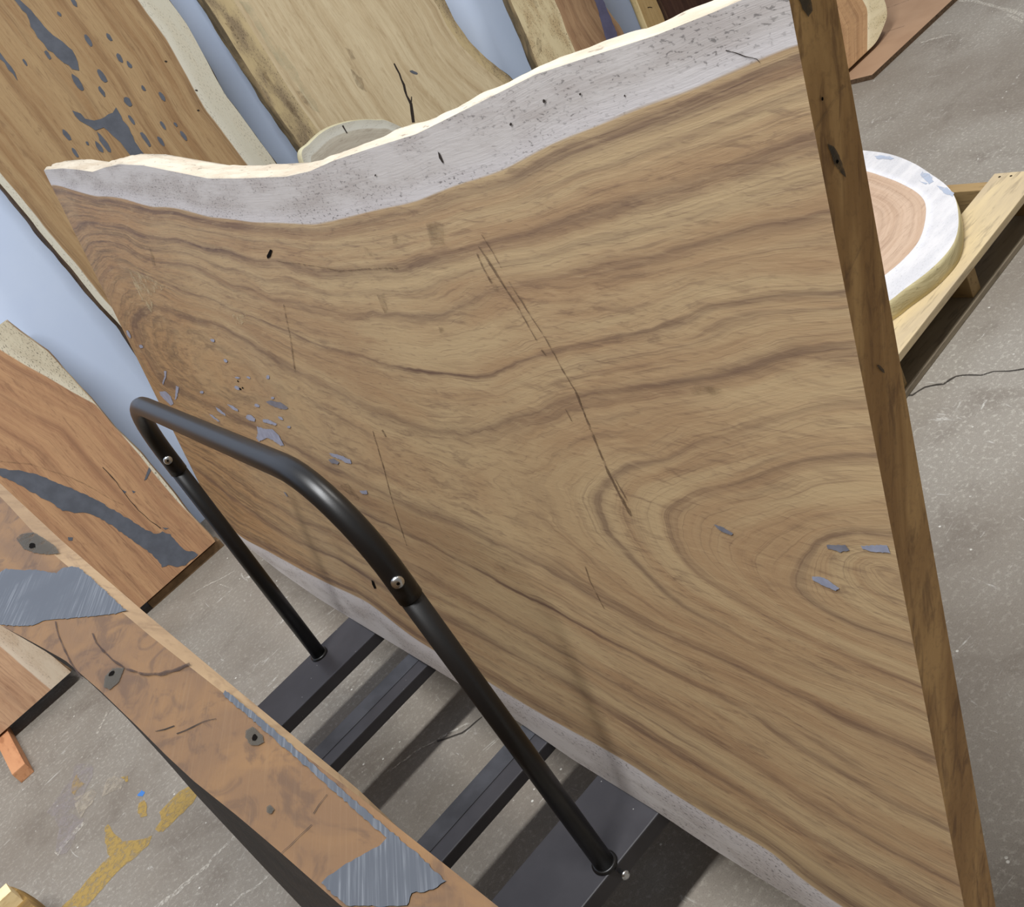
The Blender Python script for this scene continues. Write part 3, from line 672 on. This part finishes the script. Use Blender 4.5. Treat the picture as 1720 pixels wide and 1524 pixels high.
# ================================================================== SLABS LEANING ON THE BACK WALL
def leaning(y0, phi, z0=0.0):
    p = math.radians(phi); return Plane((0, y0, z0 + .05 * math.sin(p)), (1, 0, 0), (0, math.sin(p), math.cos(p)), (0, -math.cos(p), math.sin(p)))
def edge_ring(lo, hi, sl, sr, wseed, warp=.02, k=1.0):
    def f(s, t):
        L = np.array([lo(x) for x in s]); Hh = np.array([hi(x) for x in s])
        w = warp * (np.sin(s * 2.3 + wseed) + .5 * np.sin(s * 5.1 + wseed * 2 + t * 4))
        c = (L + Hh) / 2 + w
        hw = (Hh - L) / 2
        r = np.where(t < c, (t - L - sl) / hw, (Hh - sr - t) / hw)
        return r * k
    return f
def wall_slab(name, label, plane, h, left_px, right_px, th, mats, sap, seed, ring=None, amp=.005, u_pad=0.0, base=0.0):
    lo = interp([(plane.px(*p)[1], plane.px(*p)[0]) for p in left_px]) if isinstance(left_px, list) else left_px
    hi = interp([(plane.px(*p)[1], plane.px(*p)[0]) for p in right_px]) if isinstance(right_px, list) else right_px
    lo_ = lambda s: lo(s) + .006 * wob(s * 1.7, seed); hi_ = lambda s: hi(s) + .004 * wob(s * 1.9, seed + 3)
    o = slab(name, lambda s, t, d: plane.at(t, s, -d), np.linspace(base, h, 120), lo_, hi_, th, 44, ring or edge_ring(lo_, hi_, *sap, seed), mats, edge_amp=amp, bulge=.006, seed=seed)
    return tag(o, label, 'wood board', None)

# reddish slab with the charcoal river
W0 = leaning(3.300, 12.5, .03)
W0.vmin = .006; W0.umin = -.176
cW = crop(0, 500, 3.809)
right0 = cW([(40,145),(150,230),(300,340),(450,500),(600,660),(740,830),(900,1000),(1050,1180),(1200,1370),(1345,1524)]) + [(363, 912)]
M_w0 = wood('reddish_slab_wood', s2l((176, 138, 102)), s2l((158, 119, 88)), s2l((104, 72, 56)), s2l((192, 184, 162)), s2l((180, 170, 148)), [(.06, .05, .5), (.35, .05, .5), (.6, .04, .55), (.8, .05, .5)], seed=21.0, fleck=1.0, streak=1.1)
M_w0e = edgewood('reddish_slab_edge', s2l((196, 176, 146)), s2l((150, 120, 92)), s2l((90, 70, 54)), 21.0)
M_w0s = edgewood('reddish_slab_end', s2l((158, 124, 88)), s2l((138, 106, 74)), s2l((100, 76, 54)), 23.0)
h0 = W0.px(10, 538)[1]
u_l = W0.px(243, 1040)[0]
ub = W0.px(363, 912)[0]; vb = W0.px(363, 912)[1]
l0 = lambda s: -.180 - .01 * s
rr0 = interp([(W0.px(*p)[1], W0.px(*p)[0]) for p in right0])
sapb = [(0,587),(39,613),(79,636),(118,660),(157,681),(190,716),(236,764),(300,842),(363,912)]
sb = interp([(W0.px(*p)[1], W0.px(*p)[0]) for p in sapb])
def ring0(s, t):
    S_ = np.array([sb(x) for x in s]); return (S_ - t) / .35 + .015 * np.sin(s * 9 + t * 6)
s0 = wall_slab('leaning_board', 'reddish slab with a charcoal resin river, leaning on the blue-white wall', W0, h0, l0, right0, .045, [M_w0, M_w0e, M_w0s], (0, 0), 4.0, ring0, .002)
mark(s0, W0, cN([(-160,0),(0,25),(60,35),(150,45),(250,70),(350,110),(480,160),(600,215),(700,270),(800,330),(900,390),(980,440),(1050,470),(1090,455),(1140,470),(1180,520),(1250,580),(1310,590),(1360,640),(1325,690),(1280,722),(1200,690),(1130,680),(1090,690),(1060,640),(1000,590),(920,530),(830,470),(750,410),(650,350),(580,325),(500,325),(420,310),(330,250),(200,180),(100,120),(0,80),(-160,20)]), M_resin_dk, 'resin_fill', jag=.004)
for pts in ([(1000,20),(1015,40),(985,100),(968,110),(985,60)], [(815,170),(850,185),(835,198)], [(885,175),(912,185),(895,195)], [(1090,425),(1135,430),(1110,440)], [(455,490),(490,492),(485,515),(460,512)]):
    mark(s0, W0, cN(pts), M_resin_dk, 'resin_fill')
strip(s0, W0, cN([(690,20),(780,120),(850,215),(930,310),(1010,380),(1080,430)]), 1.2, 1.0, M_crack, 'drying_crack', .5)
strip(s0, W0, cN([(0,-20),(200,0),(330,40),(480,90),(640,170),(740,235),(830,275)]), 2.0, 1.5, M_smear, 'growth_ring', .5)

bm = bmesh.new(); add_box(bm, .10, .40, 3.318, 3.36, 0, .0295, bev=.002)  # added stick, put in to make the dark shade strip under the slab
stk = frombm('added_stick', bm, flat('added_stick_wood', (126, 102, 76), .8, .2, var=.2)); tag(stk, 'added flat stick filling the shade gap under the reddish charcoal-river slab', 'stick')
# neighbouring pinkish slab, its pale sapwood towards the aisle
W00 = leaning(3.262, 10.5, .04)
r00 = lambda s: -.205 - .03 * s
l00 = lambda s: -1.0
M_w00 = wood('pinkish_slab_wood', s2l((196, 160, 128)), s2l((178, 140, 110)), s2l((122, 88, 70)), s2l((206, 190, 168)), s2l((190, 168, 144)), [(.2, .05, .5), (.5, .05, .5)], seed=31.0)
wall_slab('leaning_board', 'pinkish striped slab with pale right sapwood, beside the reddish slab', W00, 1.25, l00, r00, .045, [M_w00, M_w0e, M_w0s], (.05, .075), 6.0)

# tall golden-brown slab with many charcoal fills
W1 = leaning(3.330, 5.6)
c1 = crop(0, 0, 2.867)
left1 = [(-60, 235), (0, 310), (60, 385), (115, 446), (160, 500), (205, 550), (300, 690)]
right1 = [(282, 0), (315, 42), (350, 105), (380, 160), (415, 207), (455, 262), (560, 410)]
M_w1 = wood('golden_brown_slab_wood', s2l((160, 134, 98)), s2l((142, 112, 78)), s2l((104, 76, 52)), s2l((188, 184, 168)), s2l((188, 182, 164)), [(.02, .06, .8), (.25, .05, .4), (.5, .06, .5), (.8, .05, .45)], seed=41.0, fleck=.6)
M_w1e = edgewood('golden_brown_slab_edge', s2l((90, 72, 54)), s2l((64, 50, 38)), s2l((40, 32, 26)), 42.0)
s1 = wall_slab('leaning_board', 'tall golden-brown slab with scattered charcoal fills and thin white edge', W1, 2.05, left1, right1, .050, [M_w1, M_w1e, M_w0s], (.02, .085), 8.0)
for pts in ([(90,-30),(90,0),(130,30),(170,80),(230,150),(300,205),(345,245),(380,300),(380,340),(350,335),(290,285),(230,235),(180,180),(150,130),(125,70),(60,-10)],
            [(350,535),(385,545),(410,570),(450,585),(490,575),(540,540),(560,520),(580,560),(620,620),(650,680),(720,780),(660,790),(620,735),(560,670),(500,615),(460,625),(410,595),(360,560)],
            [(-40,220),(0,255),(30,290),(70,350),(88,390),(75,385),(40,330),(0,280)]):
    mark(s1, W1, c1(pts), M_resin_dk, 'resin_fill', jag=.006)
for (x, y, a, b) in ((425,195,32,14),(525,180,22,10),(575,280,26,12),(622,312,18,10),(490,365,36,14),(375,400,46,15),(690,425,16,8),(780,465,26,10),(615,490,26,16),(320,650,34,13),(500,685,48,14),(480,710,30,13),(360,735,24,10),(635,580,24,10),(700,670,42,11),(785,605,20,9),(845,600,12,7),(885,655,24,10),(775,680,24,10),(230,265,24,10),(120,300,18,7),(355,10,24,11),(285,68,12,8),(490,440,28,10),(420,690,10,7)):
    blob(s1, W1, c1([(x, y)])[0], a / 2.6, b / 3.3, 56, M_resin_dk, 'resin_fill', 10)
for x, y in ((798,296),(945,435),(955,532)): blob(s1, W1, c1([(x, y)])[0], 2.5, 1.4, 10, M_crack, 'pin_knot', 8)

# wide pale yellow slab
W2 = leaning(3.36, 6.0)
left2 = [(300, -70), (345, 0), (395, 78), (440, 150), (480, 212), (512, 258), (640, 450)]
right2 = [(680, -90), (748, 0), (765, 35), (790, 70), (820, 100), (855, 128), (905, 180)]
M_w2 = wood('pale_yellow_slab_wood', s2l((198, 183, 152)), s2l((184, 166, 134)), s2l((144, 120, 86)), s2l((176, 158, 120)), s2l((132, 116, 92)), [(.04, .05, .6), (.22, .03, .5), (.45, .04, .6), (.62, .04, .5), (.9, .06, .3)], seed=51.0, fleck=1.0, streak=.7)
M_w2e = edgewood('pale_slab_bark_edge', s2l((140, 122, 92)), s2l((100, 88, 68)), s2l((52, 46, 38)), 52.0)
s2 = wall_slab('leaning_board', 'wide pale yellow slab with a dark forked crack, leaning on the wall', W2, 1.75, left2, right2, .055, [M_w2, M_w2e, M_w0s], (.085, .04), 10.0, amp=.008)
strip(s2, W2, cS([(465,305),(490,355),(510,410),(525,460),(545,500),(552,540),(556,590)]), 2.0, 4.2, M_crack, 'forked_crack', .6)
strip(s2, W2, cS([(548,465),(545,500)]), 1.5, 3.5, M_crack, 'forked_crack', .3)
blob(s2, W2, cS([(558,349)])[0], 7, 2.4, 25, M_resin_dk, 'knot')
cT = crop(200, 0, 4.778)
for pts in ([(850,180),(900,200),(960,290),(1000,370),(960,330),(900,260)], [(1080,470),(1130,520),(1200,620),(1260,700),(1230,700),(1150,600)], [(1330,800),(1400,840),(1470,960),(1450,970),(1380,900)], [(1430,730),(1470,740),(1540,870),(1500,850)]):
    mark(s2, W2, cT(pts), M_smear, 'bark_inclusion', jag=.008)
mark(s2, W2, cT([(960,10),(1040,30),(1200,280),(1330,420),(1450,620),(1620,900),(1560,880),(1380,620),(1200,400),(1080,170)]), stain('greenish_tint', (170, 172, 146), .4, 14, .25, .8), 'tinted_streak', jag=.008)
for pts in ([(230,230),(260,240),(280,290),(260,290)], [(250,330),(310,380),(330,440),(290,420)]): mark(s2, W2, cS(pts), M_smear, 'smear', jag=.006)

# oval slice standing in front of it
DP = leaning(3.10, 7.0)
arc = [DP.px(*p) for p in ((507,262),(521,241),(545,220),(573,208),(605,202),(632,202),(660,207))]
u0_, v0_ = arc[0]; uE, vE = arc[-1]
outl = [(u0_ - .025, v0_ - .12), arc[0], arc[1], arc[2], arc[3], arc[4], arc[5], arc[6], (uE + .10, vE - .17), (uE + .13, vE - .38), (uE + .06, vE - .62), (uE - .10, .012), (uE - .24, 0.0), (u0_ + .02, .07), (u0_ - .04, .25), (u0_ - .06, .5)]
M_oval = wood('grey_weathered_slice', s2l((178, 172, 158)), s2l((164, 156, 142)), s2l((120, 108, 92)), s2l((186, 184, 172)), s2l((176, 172, 160)), [(.3, .05, .5), (.6, .05, .5)], seed=61.0)
M_ovale = edgewood('slice_edge', s2l((196, 190, 160)), s2l((176, 168, 138)), s2l((110, 100, 80)), 61.0)
ov_o = disc('oval_slice', lambda u, v, d: DP.at(u, v, -d), outl, .04, lambda f, q: (1 - f) * 1.1 - .10, [M_oval, M_ovale])
tag(ov_o, 'grey weathered oval slice standing in front of the pale yellow slab', 'wood slice')
strip(ov_o, DP, cS([(215,605),(228,625),(237,642)]), 2.2, 1.4, M_crack, 'drying_crack', .3)

# brown slab with a violet resin edge
W3 = leaning(3.37, 5.2)
c3 = crop(840, 0, 5.375)
left3 = [(830, -75), (858, 0), (872, 30), (885, 60), (897, 95), (925, 160), (985, 300)]
right3 = [(985, -60), (1010, 0), (1018, 11), (1030, 27), (1041, 41), (1075, 110)]
M_w3 = wood('brown_striped_slab_wood', s2l((172, 142, 110)), s2l((150, 118, 90)), s2l((104, 76, 58)), s2l((206, 192, 156)), s2l((184, 164, 128)), [(.15, .06, .5), (.4, .06, .6), (.7, .06, .6)], seed=71.0, fleck=1.2)
s3 = wall_slab('leaning_board', 'brown striped slab with pale left sapwood and a violet resin band', W3, 1.7, left3, right3, .05, [M_w3, M_w2e, M_w0s], (.19, .0), 12.0, amp=.007)
M_violet = flat('violet_grey_resin', (104, 104, 132), .45, .4, var=.12, scale=20)
mark(s3, W3, c3([(820,-60),(850,0),(890,120),(920,230),(945,330),(1010,480),(1075,430),(1050,290),(1020,220),(985,130),(955,60),(925,-5),(900,-60)]), M_violet, 'resin_fill', jag=.004)
for pts in ([(290,0),(330,10),(350,60),(320,70)], [(330,330),(370,370),(380,460),(350,500),(330,420)], [(240,235),(258,240),(252,258)], [(380,300),(400,300),(395,340)]): mark(s3, W3, c3(pts), M_smear, 'bark_inclusion', jag=.004)

# narrow yellow plank and the dark one beside it
W5 = leaning(3.37, 4.8)
M_w5 = wood('yellow_plank_wood', s2l((206, 180, 130)), s2l((194, 164, 112)), s2l((150, 116, 70)), s2l((210, 190, 144)), s2l((200, 178, 130)), [(.4, .05, .5)], seed=81.0)
s5 = wall_slab('leaning_plank', 'narrow pale yellow plank with a dark knot, beside the dark brown plank', W5, 1.8, [(1046, -60), (1070, 0), (1082, 30), (1120, 130)], [(1078, -60), (1102, 0), (1112, 20), (1152, 130)], .04, [M_w5, M_w5, M_w0s], (0, 0), 13.0, amp=.002)
strip(s5, W5, c3([(1330,68),(1350,65),(1370,68)]), 1.2, 1.0, M_crack, 'knot_line')
M_w6 = wood('dark_brown_plank_wood', s2l((96, 70, 58)), s2l((80, 56, 48)), s2l((48, 34, 30)), s2l((110, 84, 66)), s2l((96, 72, 58)), [(.4, .05, .5)], seed=91.0)
W6 = leaning(3.44, 3.5)
q0 = W6.px(1104, 10)[0] + .030
wall_slab('leaning_plank', 'dark brown plank standing right of the narrow yellow plank', W6, 1.8, (lambda s: q0), (lambda s: q0 + .30), .04, [M_w6, M_w6, M_w0s], (0, 0), 14.0, amp=.002)

# ================================================================== SLAB ON CARDBOARD
cK = crop(1300, 0, 4.095)
M_card = NT('brown_cardboard'); _o = M_card.obj(); _n = M_card.noise(_o, 5, 4); M_card = M_card.bsdf(M_card.mix(M_card.step(_n, .3, .7), s2l((164, 134, 108)), s2l((152, 122, 97))), .8, .2)
M_card_e = flat('cardboard_edge', (92, 74, 58), .9, .1, var=.3, scale=120)
cp = [gz(*p)[:2] for p in cK([(480,595),(685,545),(1265,0)])]
a_, b_, c_ = cp
dirx = (c_ - b_) / np.hypot(*(c_ - b_))
corner = [a_ + np.array([-.02, .5]), a_, b_, b_ + dirx * 1.5, b_ + dirx * 1.5 + np.array([0, .75])]
bm = bmesh.new()
lowv = [bm.verts.new((x, y, .0)) for x, y in corner]; hiv = [bm.verts.new((x, y, .018)) for x, y in corner]
bm.faces.new(hiv); bm.faces.new(lowv[::-1])
for i in range(len(corner)): j = (i + 1) % len(corner); bm.faces.new((lowv[i], lowv[j], hiv[j], hiv[i]))
card = frombm('cardboard_sheet', bm, [M_card, M_card_e])
for p in card.data.polygons: p.material_index = 0 if abs(p.normal.z) > .5 else 1
tag(card, 'flat brown cardboard sheet on the concrete under a round-ended slab', 'cardboard')
CP = Plane((0, 0, .018), (1, 0, 0), (0, 1, 0), (0, 0, 1))
strip(card, CP, cK([(700,240),(800,210),(900,178)]), 1.2, 1.2, M_smear, 'fold_line'); strip(card, CP, cK([(780,55),(850,30),(930,0)]), 1.2, 1.2, M_smear, 'fold_line')
W7 = leaning(2.712, 18.0, .022)
b7 = [W7.px(*p) for p in ((1412,120),(1430,118),(1450,110),(1463,98),(1472,70),(1484,45),(1490,20))]
b7 = [(u, max(v, 0.0)) for u, v in b7]
uR = b7[-1][0]
outl7 = [(2.95, 1.2), (2.93, .5), (2.98, .22), (3.09, .07)] + b7 + [(uR + .03, b7[-1][1] + .08), (uR + .05, .35), (uR + .06, 1.2), (uR + .04, 2.3), (3.0, 2.32)]
i7 = [W7.px(*p) for p in ((1465,80),(1458,40),(1455,0))]
uS = float(np.mean([u for u, v in i7]))
M_w7 = wood('warm_brown_slab_wood', s2l((190, 152, 112)), s2l((168, 130, 94)), s2l((120, 88, 62)), s2l((220, 206, 172)), s2l((206, 190, 152)), [(.2, .1, .5), (.5, .1, .5)], seed=101.0, fleck=1.0)
M_w7e = edgewood('warm_slab_live_edge', s2l((220, 204, 166)), s2l((198, 180, 140)), s2l((70, 58, 44)), 101.0)
def ring7(f, q):
    b = np.interp(q[1], [0, .05, .12, .3, 2.4], [uR - .20, uR - .15, uR - .08, uR - .06, uR - .05]); return (b - q[0]) / .35
s7 = disc('round_ended_board', lambda u, v, d: W7.at(u, v, -d), outl7, .05, ring7, [M_w7, M_w7e], nr=26, bulge=.006)
tag(s7, 'warm brown slab with a rounded foot and pale live edge standing on cardboard', 'wood board')
strip(s7, W7, cK([(455,262),(448,330),(445,380),(455,430),(462,460),(470,490)]), 4, 2.5, flat('blue_grey_crack_fill', (96, 92, 104), .5), 'resin_fill', .5)

# ================================================================== PALLET WITH ROUND SLICE
pal = empty('pallet', (1.75, 1.95, 0), 'weathered wooden pallet on the concrete carrying a round slice', 'pallet')
ROT = math.radians(3.5)
PX, PY = 2.305, 1.462                       # near right corner
def pmat(): return Matrix.Translation((PX - 1.75, PY - 1.95, 0)) @ Matrix.Rotation(ROT, 4, 'Z')
M_pl = plainwood('weathered_pallet_wood', s2l((206, 186, 146)), s2l((184, 166, 136)), s2l((134, 120, 100)), 2.5, 16, 16, 2.0)
M_pl2 = plainwood('yellow_pallet_stringer', s2l((160, 134, 92)), s2l((140, 114, 76)), s2l((96, 78, 52)), 16, 2.5, 16, 4.0)
M_pl3 = plainwood('grey_pallet_board', s2l((150, 138, 118)), s2l((132, 120, 102)), s2l((92, 82, 70)), 2.5, 16, 16, 6.0)
def pbox(name, dims, m, parent=None, bev=.002):
    bm = bmesh.new(); add_box(bm, *dims, bev=bev); bm.transform(pmat()); o = frombm(name, bm, m); o.parent = parent or pal; return o
LP = 1.15
for y0, y1, m, nm in ((0, .128, M_pl, 1), (.30, .40, M_pl3, 2), (.55, .65, M_pl, 3), (.80, .925, M_pl, 4)):
    x1 = 0 if nm != 2 else -.14
    dk = pbox('deck_board', (-LP, x1, y0, y1, .100, .120), m)
    if nm == 1:
        for yy in (.03, .075, .105):
            bm = bmesh.new(); bmesh.ops.create_circle(bm, cap_ends=True, segments=8, radius=.0035, matrix=Matrix.Translation((-.02, yy, .1207))); bm.transform(pmat()); frombm('nail_head', bm, M_hole).parent = dk
for x in (-.045, -.40, -.77, -LP): pbox('stringer', (x, x + .04, .02, .905, .016, .100), M_pl2)
for y0, y1 in ((.01, .10), (.42, .51), (.82, .915)): pbox('bottom_board', (-LP, 0, y0, y1, 0, .016), M_pl3)
PZ = .172
CPn = Plane((0, 0, PZ), (1, 0, 0), (0, 1, 0), (0, 0, 1))
oc = [CPn.px(*p) for p in ((1436,252),(1490,258),(1530,272),(1560,290),(1590,312),(1605,335),(1610,370),(1605,400),(1590,425),(1560,455),(1520,485),(1478,515))]
outc = oc + [(1.52, 1.60), (1.40, 1.80), (1.37, 2.03), (1.45, 2.26), (1.64, 2.42), (1.90, 2.50), (2.14, 2.46), (2.32, 2.32), (2.39, 2.19)]
M_ck = wood('slice_face', s2l((196, 170, 147)), s2l((184, 156, 132)), s2l((144, 116, 94)), s2l((214, 212, 213)), s2l((200, 199, 202)), [(.12, .05, .55), (.28, .05, .6), (.42, .05, .5), (.6, .06, .5), (.8, .06, .4)], seed=111.0, fleck=.25, rscale=.6)
M_cke = edgewood('slice_bark_edge', s2l((214, 202, 160)), s2l((186, 174, 134)), s2l((110, 102, 84)), 111.0, .8, .6)
def ringc(f, q): return (1 - f) * 1.35 - .30 + .03 * math.sin(math.atan2(q[1] - 2, q[0] - 1.9) * 5)
ck = disc('round_slice', lambda u, v, d: (u, v, PZ - d), outc, PZ - .1208, ringc, [M_ck, M_cke], nr=24, bulge=.003)
tag(ck, 'round pink-hearted wood slice with a white rim lying on the pallet', 'wood slice')
cC = crop(1350, 240, 3.314)
for pts in ([(660,160),(700,175),(725,215),(700,230),(670,205),(650,190)], [(740,240),(800,250),(840,280),(830,300),(780,280)], [(390,75),(450,70),(510,85),(480,95),(420,92)], [(640,210),(690,225),(680,235)]):
    mark(ck, CPn, cC(pts), stain('blue_grey_stain', (176, 186, 204), .8, 30, .25, .5), 'blue_stain', jag=.005)

# ================================================================== SMALL PIECES AT LEFT
M_blk = plainwood('orange_brown_offcut', s2l((206, 152, 112)), s2l((192, 136, 98)), s2l((150, 98, 66)), 12, 3, 12, 9.0)
bm = bmesh.new(); add_box(bm, -.483, -.440, 3.022, 3.36, 0, .040, bev=.002)
blk = frombm('wood_offcut', bm, M_blk); tag(blk, 'orange-brown square offcut on the floor at the foot of the pinkish slab', 'offcut')
M_blk2 = plainwood('pale_pine_block', s2l((244, 224, 176)), s2l((236, 212, 160)), s2l((206, 176, 122)), 5, 14, 14, 12.0)
M_log = edgewood('brown_bark_slab', s2l((140, 112, 62)), s2l((112, 88, 52)), s2l((60, 46, 30)), 14.0, .6)
lp = Plane((0, 0, .11), (1, 0, 0), (0, 1, 0), (0, 0, 1))
e0 = lp.px(14, 1490); e1 = lp.px(58, 1524)
outL = [(-1.3, 2.55), (-.9, 2.50), (e0[0] - .06, e0[1] + .015), e0, ((e0[0] + e1[0]) / 2 + .006, (e0[1] + e1[1]) / 2), e1, (e1[0] + .03, e1[1] - .15), (e1[0] + .02, e1[1] - .5), (-.8, 1.55), (-1.25, 1.6)]
lg = disc('rough_board', lambda u, v, d: (u, v, .11 - d), outL, .11, lambda f, q: (1 - f), [M_log, M_log], nr=12, bulge=.01)
tag(lg, 'dark olive-brown rough slab lying on the floor under a pale pine block', 'wood board')
q = Plane((0, 0, .15), (1, 0, 0), (0, 1, 0), (0, 0, 1)); bq = [q.px(*p) for p in crop(0, 1420, 14.33)([(145,920),(265,1105),(0,1350)])]
dx = np.array(bq[0]) - np.array(bq[1]); ex = np.array(bq[2]) - np.array(bq[1]); ex = ex / np.hypot(*ex) * .22
base = [np.array(bq[1]), np.array(bq[0]), np.array(bq[0]) + ex, np.array(bq[1]) + ex]
bm = bmesh.new(); lo_v = [bm.verts.new((*p, .1095)) for p in base]; hi_v = [bm.verts.new((*p, .15)) for p in base]
bm.faces.new(hi_v); bm.faces.new(lo_v[::-1])
for i in range(4): j = (i + 1) % 4; bm.faces.new((lo_v[i], lo_v[j], hi_v[j], hi_v[i]))
pb = frombm('pine_block', bm, M_blk2); tag(pb, 'pale pine block resting on the olive-brown rough slab', 'offcut')
